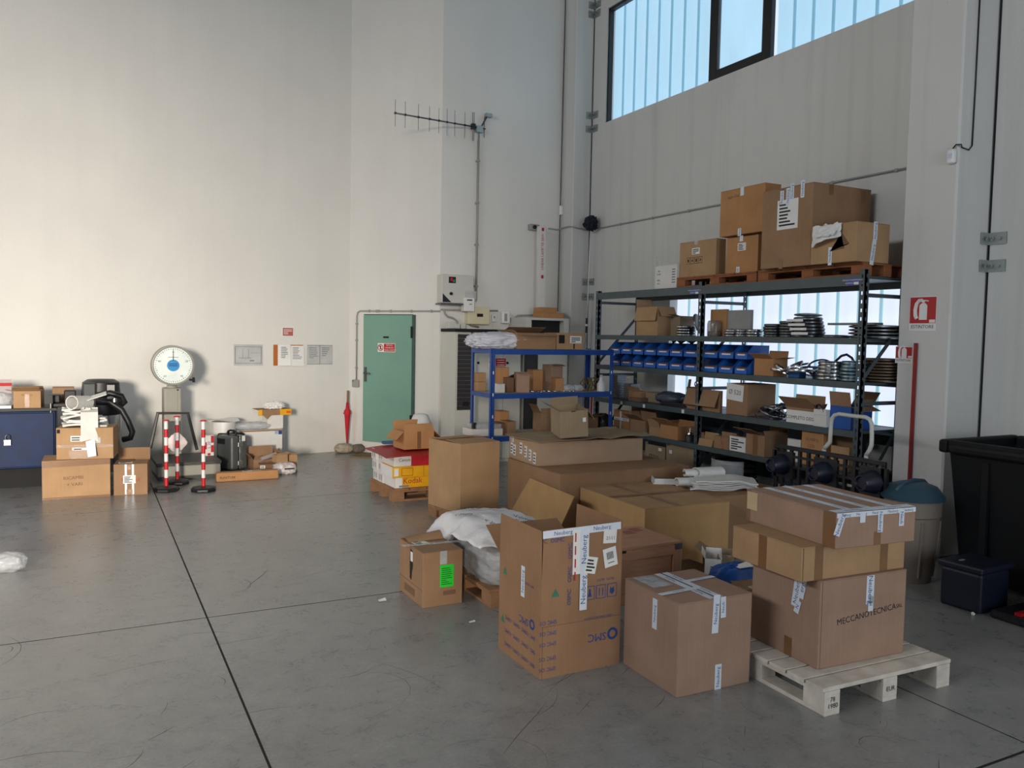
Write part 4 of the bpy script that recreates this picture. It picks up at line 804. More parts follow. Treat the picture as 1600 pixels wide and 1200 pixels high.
# carton with felt bundle, behind the big flat carton
r = carton('brown carton under the folded felt bundle beside the rack', (4.66, 5.20), -2, .80, .78, .50, KB)
t = thing('felt_bundle', 'folded off-white felt cloths heaped on carton beside the rack', 'cloth', (4.62, 5.50, .502), rad(-25))
for k in range(6): MB().sheet(lambda u, v, k=k: (.05*k*.2 + .54*u + .03*math.sin(v*3 + k), -.02*k + .34*v, .008 + .017*k + .022*math.sin(u*9 + k*.5)*u*u + .006*noise.noise((u*4, v*4, k))), 26, 8, .011).build('fold', FELT, t, smooth='auto')
def roll(x0, y0, z0, L, R, a, nm): 
    q = MB(); q.sheet(lambda u, v: (x0 + L*v*math.cos(a) - (R + .012*math.sin(v*5))*math.sin(a)*math.cos(u*5.4), y0 + L*v*math.sin(a) + R*math.cos(a)*math.cos(u*5.4), z0 + R*.55 + R*.55*math.sin(u*5.4)), 20, 6, .010); q.build(nm, FELT, t, smooth='auto')
roll(-.10, .08, .03, .30, .055, .1, 'roll'); roll(.10, .2, .085, .26, .07, .3, 'roll'); roll(.0, .22, .09, .24, .05, .0, 'roll')
tag(MB().box(0, .30, 0, .16, 0, .012).box(0, .30, 0, .012, .012, .05).box(0, .012, 0, .16, .012, .05).build('white_tray', WHITEP, loc=(4.50, 5.86, .503), rot=(0, 0, rad(-30))), 'shallow white tray sticking out under the felt bundle', 'tray')
tag(MB().box(0, .4, 0, .28, 0, .22).build('kraft_block', KC, loc=(5.45, 5.2, 0), bevel=.004), 'plain orange-tan carton standing behind the black plastic pallet', 'box')
# ------------------------------------------------------------------ right-hand side
# black plastic pallet standing on edge
XP = 5.42; pa = at_X(1210, 693, XP); pb = at_X(1383, 717, XP); PL = pa.y - pb.y; PZ = pa.z
t = thing('plastic_pallet', 'black plastic nestable pallet standing on edge before the rack', 'pallet', (XP, pb.y, 0))
def pz(y): return PZ
q = MB(); q.box(0, .03, 0, PL, PZ - .035, PZ); q.box(0, .03, 0, PL, 0, .035); q.box(0, .03, 0, .035, .035, PZ - .035); q.box(0, .03, PL - .035, PL, .035, PZ - .035); q.build('pallet_frame', BLACKP, t, bevel=.004)
n = 11
rib = MB().box(.002, .028, -.013, .013, .035, PZ - .035).build('rib', BLACKP, t, loc=(0, PL/(n+1), 0))
for k in range(2, n+1): share(rib, 'rib', t, (0, k*PL/(n+1), 0))
crs = MB().box(.004, .026, .035, PL - .035, -.010, .010).build('cross_rib', BLACKP, t, loc=(0, 0, PZ*.2))
for z in (PZ*.4, PZ*.62, PZ*.80, PZ*.9): share(crs, 'cross_rib', t, (0, 0, z))
for y in (.10, .5, .9):
    for zz in (PZ - .17, PZ*.5 - .1, .17):
        q = MB(); yy = y*PL if y not in (.1, .9) else (.10 if y == .1 else PL - .10)
        M_ = Matrix(((0,0,-1,0),(1,0,0,yy),(0,1,0,zz),(0,0,0,1)))
        q.lathe([(.10, -.02), (.095, .0), (.066, .13), (.06, .14), (.052, .14), (.045, .12), (0, .12)], 10, M_); q.build('cup_foot', DKBLUE, t, smooth='auto')
        MB().box(.0, .028, yy - .12, yy + .12, zz - .115, zz + .115).build('foot_plate', BLACKP, t)
# hand truck
XH = 5.60
PTS = [(680, 640), (705, 610), (738, 570), (744, 480), (748, 400), (757, 345), (782, 308), (830, 296), (960, 315), (1090, 328), (1130, 350), (1150, 395), (1152, 500), (1148, 600), (1130, 650), (1095, 705)]
P3 = [at_X(1180 + a/6.317, 600 + b_/6.317, XH) for a, b_ in PTS]; dl = P3[0]; dr_ = P3[-1]
ht = thing('hand_truck', 'pale grey tubular hand truck behind the black plastic pallet', 'hand truck', (XH, (dl.y + dr_.y)/2, 0)); off = Vector((XH, (dl.y + dr_.y)/2, 0))
HTG = mat('pale_grey_tube', (196, 198, 192), .4)
MB().tube([p - off for p in P3], .017, 10).build('handle', HTG, ht, smooth=True)
for p in (dl, dr_): MB().tube([p - off, Vector((0, p.y - off.y, .62)), Vector((0, p.y - off.y, .06))], .017, 10).build('rail', HTG, ht, smooth=True)
for z in (.2, .42, .62): MB().tube([(0, dl.y - off.y, z), (0, dr_.y - off.y, z)], .012, 8).build('cross_bar', HTG, ht, smooth=True)
MB().box(-.2, .0, dr_.y - off.y, dl.y - off.y, .03, .042).build('toe_plate', HTG, ht)
for p in (dl, dr_): MB().lathe([(.03, -.03), (.09, -.03), (.11, -.015), (.11, .015), (.09, .03), (.03, .03)], 20, Matrix(((1,0,0,.08),(0,0,1,p.y - off.y),(0,1,0,.11),(0,0,0,1))), closed=True).build('wheel', BLACKP, ht, smooth='auto')
# rubbish bin with blue-green lid
c = at_z(1430, 914); c = Vector((c.x + .10, c.y + .13, 0)); zl = zrow(783, c.x - .1, c.y - .15)
t = thing('rubbish_bin', 'round grey rubbish bin with domed blue-green lid beside black container', 'bin', c)
BING = mat('bin_grey', (118, 108, 98), .6, 0, .1, 4); LIDB = mat('lid_blue_green', (44, 72, 88), .5, 0, .1, 4)
MB().lathe([(0, 0), (.15, 0), (.155, .02), (.195, zl - .14), (.205, zl - .13), (.207, zl), (.19, zl), (.18, zl - .02), (0, .03)], 28).build('bin_body', BING, t, smooth='auto')
for k in range(6): a = k*PI/3; MB().cyl((.157*math.cos(a), .157*math.sin(a), .05), (.194*math.cos(a), .194*math.sin(a), zl - .16), .012, n=6).build('rib', BING, t)
l = MB().lathe([(.225, zl - .01), (.230, zl + .015), (.215, zl + .03), (.17, zl + .085), (.10, zl + .11), (0, zl + .115)], 28).build('lid', LIDB, t, smooth='auto'); MB().tube([(-.19, 0, zl + .055), (-.12, 0, zl + .11), (0, 0, zl + .125), (.12, 0, zl + .11), (.19, 0, zl + .055)], .018, 8).build('lid_rib', LIDB, l, smooth=True)
# big black waste container
bx0, bx1, by0, by1, bh = 5.78, 6.70, 2.45, 4.02, 1.08
t = thing('waste_container', 'large black plastic waste container with thick rim at right edge', 'container', (bx0, by0, 0)); W_, D_ = bx1 - bx0, by1 - by0
BK = mat('container_black', (11, 13, 16), .6, 0, .12, 5, spec=.25)
def frus(q, i0, i1, z0, z1, inner=False):
    A = [q.bm.verts.new(v) for v in ((i0, i0, z0), (W_-i0, i0, z0), (W_-i0, D_-i0, z0), (i0, D_-i0, z0))]; B_ = [q.bm.verts.new(v) for v in ((i1, i1, z1), (W_-i1, i1, z1), (W_-i1, D_-i1, z1), (i1, D_-i1, z1))]
    for k in range(4): q.bm.faces.new((A[k], A[(k+1) % 4], B_[(k+1) % 4], B_[k]))
    return A, B_
q = MB(); A, B_ = frus(q, .14, .06, .05, bh - .08); q.bm.faces.new(A[::-1]); A2, B2 = frus(q, .16, .085, .09, bh - .08); q.bm.faces.new(A2)
for k in range(4): q.bm.faces.new((B_[k], B_[(k+1) % 4], B2[(k+1) % 4], B2[k]))
q.build('container_body', BK, t)
q = MB()
for (a0, a1, c0, c1) in ((0, W_, 0, .075), (0, W_, D_ - .075, D_), (0, .075, .075, D_ - .075), (W_ - .075, W_, .075, D_ - .075)): q.box(a0, a1, c0, c1, bh - .10, bh)
q.build('rim', BK, t, bevel=.02, seg=2)
MB().box(-.015, .02, .1, D_ - .1, bh - .055, bh - .035).build('rim_groove', BLACKM, t)
for y in (.35, .8, 1.2): MB().box(.055, .085, y, y + .05, .15, bh - .14).build('wall_rib', BK, t)
for y in (.2, D_ - .2): MB().cyl((.2, y, .05), (.26, y, .05), .05).build('castor', BLACKP, t)
# small dark blue lidded box
t = thing('lidded_box', 'small dark blue lidded plastic box on floor before black container', 'box', (5.255, 3.295, 0), rad(2))
q = MB(); q.prism([(.02, .015), (.36, .015), (.36, .30), (.02, .30)], 0, .27).build('box_body', DKBLUE, t, bevel=.02, seg=2); MB().box(0, .38, 0, .315, .272, .315).build('lid', DKBLUE, t, bevel=.012, seg=2); MB().box(.09, .14, .2, .22, .3155, .317).build('lid_mark', GREYP, t); 
tag(MB().lump((0, 0, 0), .012, .012, .012, .2, 2, 1, 2).build('white_crumb', WHITE, loc=(5.235, 3.33, 0)), 'tiny white crumb on floor at foot of dark blue box', 'crumb')
# red and black machine foot at the frame edge
p = at_z(1556, 968); t = thing('machine_base', 'low black base with red stripe at right edge of floor', 'machine', (p.x, p.y - .5, 0))
MB().box(0, .6, 0, .55, .0, .055).build('base', BLACKP, t, bevel=.015); MB().box(.03, .58, .36, .40, .056, .075).build('red_stripe', RED, t); MB().box(.12, .5, .05, .3, .056, .2).build('housing', BLACKP, t, bevel=.02); MB().cyl((.3, .3, .07), (.32, .26, .3), .012).build('stay', STEELD, t)

# extinguisher signs on the near column
def est(lab, px0, px1, py0, py1, py2):
    X = 6.348; a = at_X(px0, py0, X); c = at_X(px1, py1, X); e = at_X(px1, py2, X); yc, wd = (a.y + c.y)/2, a.y - c.y
    z1, z0, zb = (a.z), c.z, e.z; r = thing('extinguisher_sign', lab, 'sign', (X, yc, zb)); H_ = z1 - zb; hr = z1 - z0
    MB().box(-.003, 0, -wd/2, wd/2, 0, H_).build('sign_plate', WHITE, r); MB().box(-.0042, -.0032, -wd/2 + .006, wd/2 - .006, H_ - hr, H_ - .006).build('red_field', RED, r)
    s = wd; zc_ = H_ - hr*.5
    def S(poly): return MB().prism([(u*s, zc_ + v*s) for u, v in poly], -.0050, -.0044, Matrix(((0,0,1,0),(-1,0,0,0),(0,1,0,0),(0,0,0,1))))
    S([(-.13, -.33), (.16, -.33), (.16, .14), (.11, .20), (.05, .23), (-.02, .23), (-.08, .20), (-.13, .14)]).build('cylinder_symbol', WHITE, r)
    S([(-.03, .24), (.06, .24), (.06, .29), (.20, .27), (.20, .31), (-.05, .34)]).build('valve_symbol', WHITE, r)
    MB().tube([(-.0048, -u*s, zc_ + v*s) for u, v in ((-.02, .31), (-.14, .31), (-.24, .20), (-.28, .0), (-.26, -.2), (-.21, -.30))], .014*s/.22, 6).build('hose_symbol', WHITE, r)
    MB().box(-.0052, -.0044, -wd*.46, -wd*.25, H_ - hr + .004, H_ - hr + .12*s).build('corner_tag', WHITE, r)
    text(r, 'ESTINTORE', wd*.165, Matrix(((0,0,-1,-.0040),(-1,0,0,0),(0,1,0,(H_ - hr)*.52),(0,0,0,1))), INK)
est('larger red and white ESTINTORE extinguisher sign on near column', 1422.5, 1463, 464, 505, 517)
est('smaller red and white ESTINTORE extinguisher sign beside the red pole', 1400, 1426, 541, 560, 568)
a = at_X(1428, 536, 6.30); tag(MB().box(-.011, .011, -.011, .011, 0, a.z).build('red_pole', mat('dark_red_paint', (140, 16, 24), .45), loc=(6.325, a.y, 0)), 'thin red square pole standing against near column', 'pole')
# movement sensor with its cable
p = at_X(1490, 245, 6.348); t = thing('movement_sensor', 'white movement sensor with black cable high on near column', 'sensor', (6.348, p.y, p.z))
MB().box(-.05, 0, -.035, .035, -.06, .06).build('housing', WHITEP, t, bevel=.02, seg=3); MB().box(-.053, -.049, -.02, .02, -.02, .02).build('lens', mat('sensor_lens', (190, 204, 220), .3), t)
MB().tube([(-.02, .0, .06), (-.02, -.03, .09), (-.01, -.07, .085), (.03, p.y*0 + (4.352 - p.y), .07), (.12, 4.352 - p.y, .06), (.16, 4.352 - p.y, .10), (.165, 4.352 - p.y, .6), (.165, 4.352 - p.y, 1.6)], .006, 6).build('cable', BLACKP, t, smooth=True)
# fixing brackets that tie wall panels to columns
def bracket(lab, px, py, Y):
    p = at_Y(px, py, Y); t = thing('fixing_bracket', lab, 'bracket', (6.8, Y, p.z), 0, 'galvanised panel brackets')
    MB().box(-.11, -.004, -.012, -.004, -.05, .05).build('column_plate', GALV, t); MB().box(-.014, -.003, -.16, -.012, -.05, .05).build('panel_plate', GALV, t)
    for y in (-.05, -.11): MB().cyl((-.015, y, 0), (-.03, y, 0), .016, n=8).build('bolt', STEEL, t)
    MB().cyl((-.07, -.013, 0), (-.07, -.026, 0), .016, n=8).build('bolt', STEEL, t)
bracket('upper galvanised bracket tying wall panel to near column', 1553, 375, 4.358); bracket('lower galvanised bracket tying wall panel to near column', 1550, 417, 4.358)
for k, (px, py) in enumerate(((930, 10), (928, 24), (927, 182), (926, 203), (919, 441), (917, 464))): bracket('galvanised bracket on far column, %s counted from the top' % ORD[k], px, py, 10.598)
# surface conduit on the right wall
t = thing('wall_conduit', 'grey conduit running level along the right wall above rack', 'conduit', (6.8, 4.86, 3.43)); MB().tube([(-.014, 0, 0), (-.014, 5.5, 0), (-.014, 5.68, .005)], .011, 8).build('pipe', GREYP, t, smooth=True)
for k in range(7): MB().box(-.028, 0, .4 + .75*k, .43 + .75*k, -.015, .015).build('clip', GREYP, t)
# feather duster on a telescopic pole leaning at the far column
tp = at_X(931, 347, 6.72); bt = at_Y(909, 525, 10.5)
t = thing('cobweb_duster', 'blue-black cobweb duster on long telescopic pole leaning at far column', 'duster', (bt.x, bt.y, 0)); o0 = Vector((bt.x, bt.y, 0))
TP = Vector((6.66, 10.35, at_Y(931, 356, 10.35).z)) - o0; p1 = at_Y(917, 497, 10.4) - o0; dirp = (TP - p1).normalized(); p2 = p1 - dirp*(.22); p3 = p1 - dirp*2.0
MB().cyl(p1, TP, .009).build('pole', WHITEP, t, smooth=True); MB().cyl(p2, p1, .017).build('grip', BLACKP, t); MB().cyl(p1 - dirp*.09, p1 - dirp*.12, .0175).build('grip_ring', WHITEP, t); p3 = p2 - dirp * (p2.z / dirp.z - .0)
MB().cyl(p3, p2, .012).build('lower_pole', STEEL, t)
q = MB(); g_ = bmesh.ops.create_icosphere(q.bm, subdivisions=4, radius=.10)
for v in g_['verts']: v.co = v.co * (1 + .35*noise.noise(v.co*45)) ; v.co.z *= 1.1
for v in g_['verts']: v.co += TP + Vector((0, 0, .06))
q.build('duster_head', mat('duster_fibre', (22, 28, 44), .9, 0, .3, 40), t)
# ------------------------------------------------------------------ far wall group
YW = YF
def fy(px, py, Y=YW): return at_Y(px, py, Y)
# electrical cabinet
a = fy(691, 428, 10.74); c = fy(740, 475, 10.74)
t = thing('electrical_cabinet', 'grey wall-mounted electrical cabinet with red switch beside wall corner', 'cabinet', (a.x, 10.74, c.z)); W_, H_ = c.x - a.x, a.z - c.z
MB().box(0, W_, 0, .19, 0, H_).build('cabinet_body', LGREY, t, bevel=.006); MB().box(.008, W_ - .008, -.006, -.0005, .01, H_ - .01).build('cabinet_door', LGREY, t)
MB().box(W_*.20, W_*.42, -.009, -.0065, H_*.70, H_*.92).build('switch_plate', BLACKM, t); MB().box(W_*.25, W_*.32, -.013, -.0095, H_*.77, H_*.88).build('red_switch', RED, t); MB().box(W_*.33, W_*.39, -.013, -.0095, H_*.73, H_*.82).build('green_switch', mat('green_switch', (60, 120, 90), .5), t)
MB().cyl((W_*.27, -.007, H_*.33), (W_*.27, -.03, H_*.33), .022).build('knob', BLACKM, t); MB().prism([(0, 0), (W_*.27, 0), (0, H_*.3)], 0, .002, Matrix(((1,0,0,.009),(0,0,-1,-.0065),(0,1,0,.012),(0,0,0,1)))).build('corner_decal', DKBLUE, t)
MB().box(-.02, W_ + .01, -.01, .19, -.022, -.002).build('bottom_tray', STEELD, t)
# meter box in front of the cabinet's corner
a = fy(726, 454, 10.70); c = fy(745, 487, 10.70); t = thing('meter_box', 'small white meter box with clear cover under electrical cabinet corner', 'meter', (a.x, 10.70, c.z)); W_, H_ = c.x - a.x, a.z - c.z
MB().box(0, W_*.82, 0, .12, 0, H_*.66).build('meter_body', WHITEP, t, bevel=.006); MB().box(W_*.1, W_, .02, .2, H_*.5, H_).build('clear_cover', CLEARP, t); MB().box(W_*.2, W_*.62, -.003, -.0005, H_*.52, H_*.58).build('display', BLACKM, t); MB().box(W_*.4, W_*.6, -.003, -.0005, H_*.32, H_*.38).build('button', GREYP, t)
# beige control box
a = fy(732, 479, 10.80); c = fy(765, 507.5, 10.80); t = thing('control_box', 'beige control box with small black display on far wall', 'control box', (a.x, 10.80, c.z)); W_, H_ = c.x - a.x, a.z - c.z
MB().box(0, W_, 0, .138, 0, H_).build('housing', BEIGE, t, bevel=.008); MB().box(W_*.4, W_*.68, -.004, -.0005, H_*.44, H_*.62).build('display', BLACKM, t)
for lb, nm, (x0, y0, x1, y1), cat in (('small white thermostat right of beige control box', 'thermostat', (767, 491.5, 773.5, 503.5), 'thermostat'),):
    a = fy(x0, y0, YW); c = fy(x1, y1, YW); t = thing(nm, lb, cat, (a.x, YW - .045, c.z)); MB().box(0, c.x - a.x, 0, .044, 0, a.z - c.z).build('housing', WHITEP, t, bevel=.012, seg=2); MB().box((c.x - a.x)*.3, (c.x - a.x)*.7, -.003, 0, (a.z - c.z)*.5, (a.z - c.z)*.8).build('dial', GREYP, t)
    MB().tube([((c.x-a.x)*.5, .03, 0), ((c.x-a.x)*.6, .03, -.08), ((c.x-a.x)*.3, .03, -.2)], .006, 6).build('cable', WHITEP, t)
a = fy(781, 486, YW); c = fy(793, 506, YW); t = thing('soap_dispenser', 'translucent white wall dispenser with wires below, on far wall', 'dispenser', (a.x, YW - .09, c.z)); W_, H_ = c.x - a.x, a.z - c.z
MB().box(0, W_, 0, .088, 0, H_).build('dispenser_body', WHITEP, t, bevel=.02, seg=2); MB().box(W_*.25, W_*.6, -.003, 0, H_*.2, H_*.8).build('window_strip', GREYP, t)
# mast and antenna
mb_ = fy(744, 470, 10.88); mt = fy(747, 207, 10.88); t = thing('antenna_mast', 'thin grey conduit mast rising up far wall to the antenna', 'mast', (mb_.x, 10.88, mb_.z))
MB().cyl((0, 0, 0), (0, 0, mt.z - mb_.z), .013).build('mast_tube', GREYP, t, smooth=True); MB().cyl((.004, .035, 0), (.004, .035, mt.z - mb_.z - .1), .009).build('cable', GREYP, t, smooth=True)
for k in range(4): MB().box(-.02, .02, -.02, .06, .2 + .6*k, .225 + .6*k).build('clip', GREYP, t)
o0 = Vector((mb_.x, 10.88, mt.z + .07)); t = thing('yagi_antenna', 'long multi-element antenna pointing left from top of grey mast', 'antenna', o0)
vt = fy(616.5, 176.5, 10.2) - o0; e1 = Vector((.14, .02, .0)); vt = Vector((vt.x, vt.y, vt.z)); bd = (vt).normalized()
MB().cyl(-bd*.14, vt, .010).build('boom', STEELD, t, smooth=True)
bl = vt.length
for k, px in enumerate((618, 631.5, 650, 666, 680, 692.5, 704.5, 720.5)):
    f = (744 - px) / (744 - 617); p = bd * (bl * f); hh = .17 if k < 5 else .18
    MB().cyl(p - Vector((0, 0, hh)), p + Vector((0, 0, hh)), .003, n=6).build('element', STEELD, t); MB().box(p.x - .012, p.x + .012, p.y - .012, p.y + .012, p.z - .012, p.z + .012).build('element_clamp', BLACKP, t)
p = bd * (bl*.075); MB().tube([p + Vector((-.01, 0, -.2)), p + Vector((-.012, 0, .2)), p + Vector((.012, 0, .2)), p + Vector((.01, 0, -.2))], .006, 6, True).build('driven_dipole', STEEL, t); MB().box(p.x - .03, p.x + .03, p.y - .025, p.y + .025, p.z - .04, p.z + .04).build('dipole_box', BLACKP, t)
MB().box(-.05, .05, -.04, .04, -.07, .02).build('mast_clamp', GALV, t); MB().cyl((.03, 0, 0), (.15, .03, .2), .012).build('stay_arm', STEELD, t); MB().box(.10, .20, -.03, .04, .17, .22).build('end_clamp', GALV, t); p = -bd*.12; MB().cyl(p + Vector((0, 0, -.13)), p + Vector((0, 0, .16)), .005, n=6).build('reflector', STEELD, t)
# sensor box and the long printed lamp carton
a = fy(837, 355, 10.85); t = thing('wall_camera', 'small grey box camera at top of the tall printed strip', 'camera', (a.x, 10.85, a.z)); MB().box(-.09, .07, 0, .08, -.045, .045).build('housing', GREYP, t, bevel=.006); MB().lathe([(0, 0), (.03, 0), (.03, .02), (.018, .022), (0, .022)], 16, Matrix(((1,0,0,-.02),(0,0,-1,0),(0,1,0,0),(0,0,0,1)))).build('lens', BLACKM, t)
a = fy(844, 353, 10.72); c = fy(852, 497, 10.72); t = thing('lamp_carton', 'tall narrow white carton with red print standing on grey cabinet', 'carton', (a.x + .01, 10.72, c.z)); H_ = a.z - c.z; t.rotation_euler = (0, rad(-.5), 0)
MB().box(0, .10, 0, .10, 0, H_).build('body', KW, t, bevel=.003); 
for k, z in enumerate((.06, .45, .965)): MB().box(.03, .07, -.0012, -.0002, H_*z - .025, H_*z + .025).build('red_mark', INKRED, t)
text(t, 'LINEAR LAMP T8 58W', .055, Matrix(((0,-1,0,.05),(0,0,-1,-.0012),(1,0,0,H_*.72),(0,0,0,1))), INKRED)
# conduits
t = thing('door_conduit', 'grey conduit framing the green door and crossing to electrical cabinet', 'conduit', WC, A_DOOR)
MB().tube([(.148, -.014, 1.10), (.148, -.014, 2.06), (.165, -.014, 2.12), (.21, -.014, 2.143), (1.645, -.014, 2.143)], .012, 8).build('pipe', GREYP, t, smooth=True)
jb = MB().box(.085, .205, -.05, -.001, .985, 1.10).build('junction_box', GREYP, t, bevel=.01); MB().cyl((.11, -.051, 1.08), (.11, -.056, 1.08), .01, n=8).build('screw', STEELD, jb)
for s_ in (.38, .52, .56, .78, 1.15, 1.5): MB().box(s_ - .012, s_ + .012, -.028, -.001, 2.124, 2.162).build('clip', GREYP, t)
for z in (1.28, 1.7, 1.95): MB().box(.13, .166, -.028, -.001, z - .012, z + .012).build('clip', GREYP, t)
t = thing('far_wall_conduit', 'grey bent conduits and wires under the electrical cabinet', 'conduit', (4.52, 10.9, 0)); z = fy(700, 484, 10.9).z
MB().tube([(-.01, .0, z), (.5, 0, z), (.9, .0, z + .01)], .012, 8).build('pipe', GREYP, t, smooth=True)
def P(px, py, Y=10.9): v = fy(px, py, Y); return Vector((v.x - 4.52, Y - 10.9, v.z))
MB().tube([P(694, 484), P(695, 490), P(700, 495), P(708, 497), P(714, 502), P(717, 511)], .014, 8).build('flexible_pipe', GREYP, t, smooth=True)
MB().tube([P(728, 487), P(730, 495), P(731, 505), P(736, 509), P(748, 511)], .012, 8).build('flexible_pipe', GREYP, t, smooth=True)
t = thing('cabinet_conduit', 'grey conduit bending over the tall grey cabinet', 'conduit', (6.0, 10.9, 0))
def P(px, py, Y=10.9): v = fy(px, py, Y); return Vector((v.x - 6.0, Y - 10.9, v.z))
MB().tube([P(804, 510), P(804, 498), P(809, 493), P(838, 492), P(842, 490)], .014, 8).build('pipe', GREYP, t, smooth=True); MB().tube([P(790, 505), P(798, 503), P(803, 500)], .006, 6).build('wire', WHITEP, t); MB().tube([P(788, 509), P(796, 506), P(802, 502)], .006, 6).build('wire', WHITEP, t)
t = thing('column_cable', 'thin black cable with white switch down the far column edge', 'cable', (6.47, 10.9, 0))
MB().tube([(0, 0, 7.9), (-.01, 0, 5.5), (-.02, 0, 2.2)], .007, 6).build('cable', BLACKP, t); p = fy(869, 328, 10.9); MB().box(-.03, .02, -.03, .02, p.z - .07, p.z + .07).build('switch_box', WHITEP, t, bevel=.008)
t = thing('column_conduit', 'grey conduit crossing the far column near duster head', 'conduit', (6.2, 10.86, 0)); MB().tube([(.06, .05, fy(852, 357).z), (.22, .05, fy(868, 359).z), (.27, -.03, fy(872, 357).z), (.275, -.2, 3.47), (.30, -.29, 3.455), (.42, -.29, 3.44), (.575, -.29, 3.43)], .011, 8).build('pipe', GREYP, t, smooth=True)

# cabinets along the far wall
def PX(px, py, Y): return at_Y(px, py, Y).x
YC = 10.42; zt = at_Y(740, 514, YC).z
xa, xb, xc, xd = PX(690, 560, YC + .5), PX(737, 560, YC), PX(741, 560, YC), PX(814, 560, YC)
CABW = mat('off_white_cabinet', (206, 206, 198), .45, 0, .04, 3); SHUT = mat('dark_shutter', (52, 52, 54), .5, 0, .08)
t = thing('shutter_cabinet', 'cabinet with dark roller shutter and pale frame right of wall corner', 'cabinet', (xa, YC, 0)); W_ = xb - xa; zs_ = at_Y(715, 641, YC).z
MB().box(0, W_, .03, .5, 0, zt - .045).build('carcass', CABW, t); MB().box(0, .03, 0, .03, 0, zt - .045).build('frame_stile', CABW, t); MB().box(.03, W_, 0, .03, 0, zs_).build('lower_panel', CABW, t)
sl = MB().box(.032, W_ - .004, .006, .028, 0, .055).build('slat', SHUT, t, loc=(0, 0, zs_ + .004)); n = int((zt - .05 - zs_) / .0587)
for k in range(1, n): share(sl, 'slat', t, (0, 0, zs_ + .004 + k*.0587))
MB().box(W_*.5, W_*.85, -.004, .004, zs_ + .06, zs_ + .12).build('shutter_handle', BLACKM, t); MB().box(.032, W_, .001, .0055, zs_ + .0005, zs_ + .003).build('shadow_gap', BLACKM, t)
t = thing('locker_cabinet', 'off-white two-door locker cabinet behind the blue rack', 'cabinet', (xc, YC, 0)); W_ = xd - xc
MB().box(0, W_, .025, .5, 0, zt - .045).build('carcass', CABW, t)
for k in range(2):
    d = MB().box(k*W_*.62 + .004, (W_*.62 if k == 0 else W_) - .004, 0, .0245, .05, zt - .05).build('cabinet_door', CABW, t, bevel=.003); MB().lathe([(0, 0), (.018, 0), (.018, .012), (0, .012)], 12, Matrix(((1,0,0,.06 + k*W_*.62),(0,0,-1,-.0005),(0,1,0,at_Y(749, 567, YC).z),(0,0,0,1)))).build('lock', BLACKM, d)
s0 = at_Y(776, 566, YC); sg = MB().box(s0.x - xc - .13, s0.x - xc + .15, -.004, -.001, s0.z - .06, s0.z + .06).build('safety_sign', WHITE, t); MB().box(s0.x - xc - .02, s0.x - xc + .145, -.0050, -.0042, s0.z - .055, s0.z + .055).build('red_panel', INKRED, sg)
for k in range(3): MB().box(s0.x - xc + .0, s0.x - xc + .125, -.0056, -.0051, s0.z + .026 - .034*k, s0.z + .034 - .034*k).build('printed_line', WHITE, sg)
MB().tube([(s0.x - xc - .075 + .038*math.cos(a*PI/10), -.005, s0.z + .038*math.sin(a*PI/10)) for a in range(20)], .005, 6, True).build('prohibition_symbol', INKRED, sg)
t = tag(MB().box(xa - .02, xd + .01, YC - .02, YC + .5, zt - .044, zt).build('black_worktop', BLACKM, bevel=.004), 'long black slab top over the shutter and locker cabinets', 'worktop')
for k, (px, s_) in enumerate(((706, .07), (715, .05), (722, .06))): p = at_Y(px, 511, 10.6); tag(MB().box(-s_, s_*.6, -.05, .05, 0, s_*1.3).build('small_fitting', LGREY, loc=(p.x, 10.6, zt + .001), bevel=.006), 'small pale fitting on black slab top, %s from wall corner' % ORD[k], 'fitting')
xe, xf_ = PX(820, 560, YC), PX(888, 560, YC); zg = at_Y(860, 497, YC).z
t = thing('tall_cabinet', 'tall grey cabinet with black open top compartment beside far column', 'cabinet', (xe, YC, 0)); W_ = xf_ - xe; zo = at_Y(860, 522, YC).z
MB().box(0, W_, .02, .5, 0, zo - .01).build('carcass', CABW, t); q = MB(); q.box(0, W_, .0, .5, zg - .035, zg); q.box(0, .1, 0, .5, zo - .01, zg - .035); q.box(W_ - .09, W_, 0, .5, zo - .01, zg - .035); q.box(.1, W_ - .09, .4, .5, zo - .01, zg - .035); q.build('open_compartment', LGREY, t); MB().box(.101, W_ - .091, .12, .38, zo - .009, zg - .036).build('dark_interior', BLACKM, t)
MB().box(.22, W_ - .02, 0, .0195, .08, zo - .03).build('cabinet_door', CABW, t); MB().box(.0, .215, .0, .0195, 0, zo - .02).build('dark_side', SHUT, t)
carton('lower flat tan carton on top of the tall grey cabinet', (PX(848, 495, 10.46), 10.46, zg + .001), 0, .36, .3, .08, KC); carton('upper flat tan carton on top of the tall grey cabinet', (PX(848, 495, 10.46) + .01, 10.5, zg + .082), 3, .27, .24, .075, KC)

# ------------------------------------------------------------------ blue shelving unit
YB0, YB1 = 8.30, 8.86; X0, X1 = 4.06, 5.715; BZ = [.66, 1.15, 1.655]
t = thing('blue_shelving', 'blue steel shelving unit standing before the far wall cabinets', 'rack', (0, 0, 0))
for x in (X0, X1 - .05):
    for y in (YB0, YB1 - .05):
        q = MB(); q.box(x, x + .045, y, y + .004, 0, 1.665) if y == YB0 else q.box(x, x + .045, y + .046, y + .05, 0, 1.665)
        q.box(x, x + .004, y, y + .05, 0, 1.665) if x == X0 else q.box(x + .046, x + .05, y, y + .05, 0, 1.665)
        q.build('post', BLUEP, t)
        sl = None
        for k in range(12):
            z = .12 + .125*k; xx = x - .001 if x == X0 else x + .01
            MB().box(x + .018, x + .030, YB0 - .0012, YB0 - .0002, z, z + .035).build('post_slot', WHITEP, t) if y == YB0 and k % 2 == 0 else None
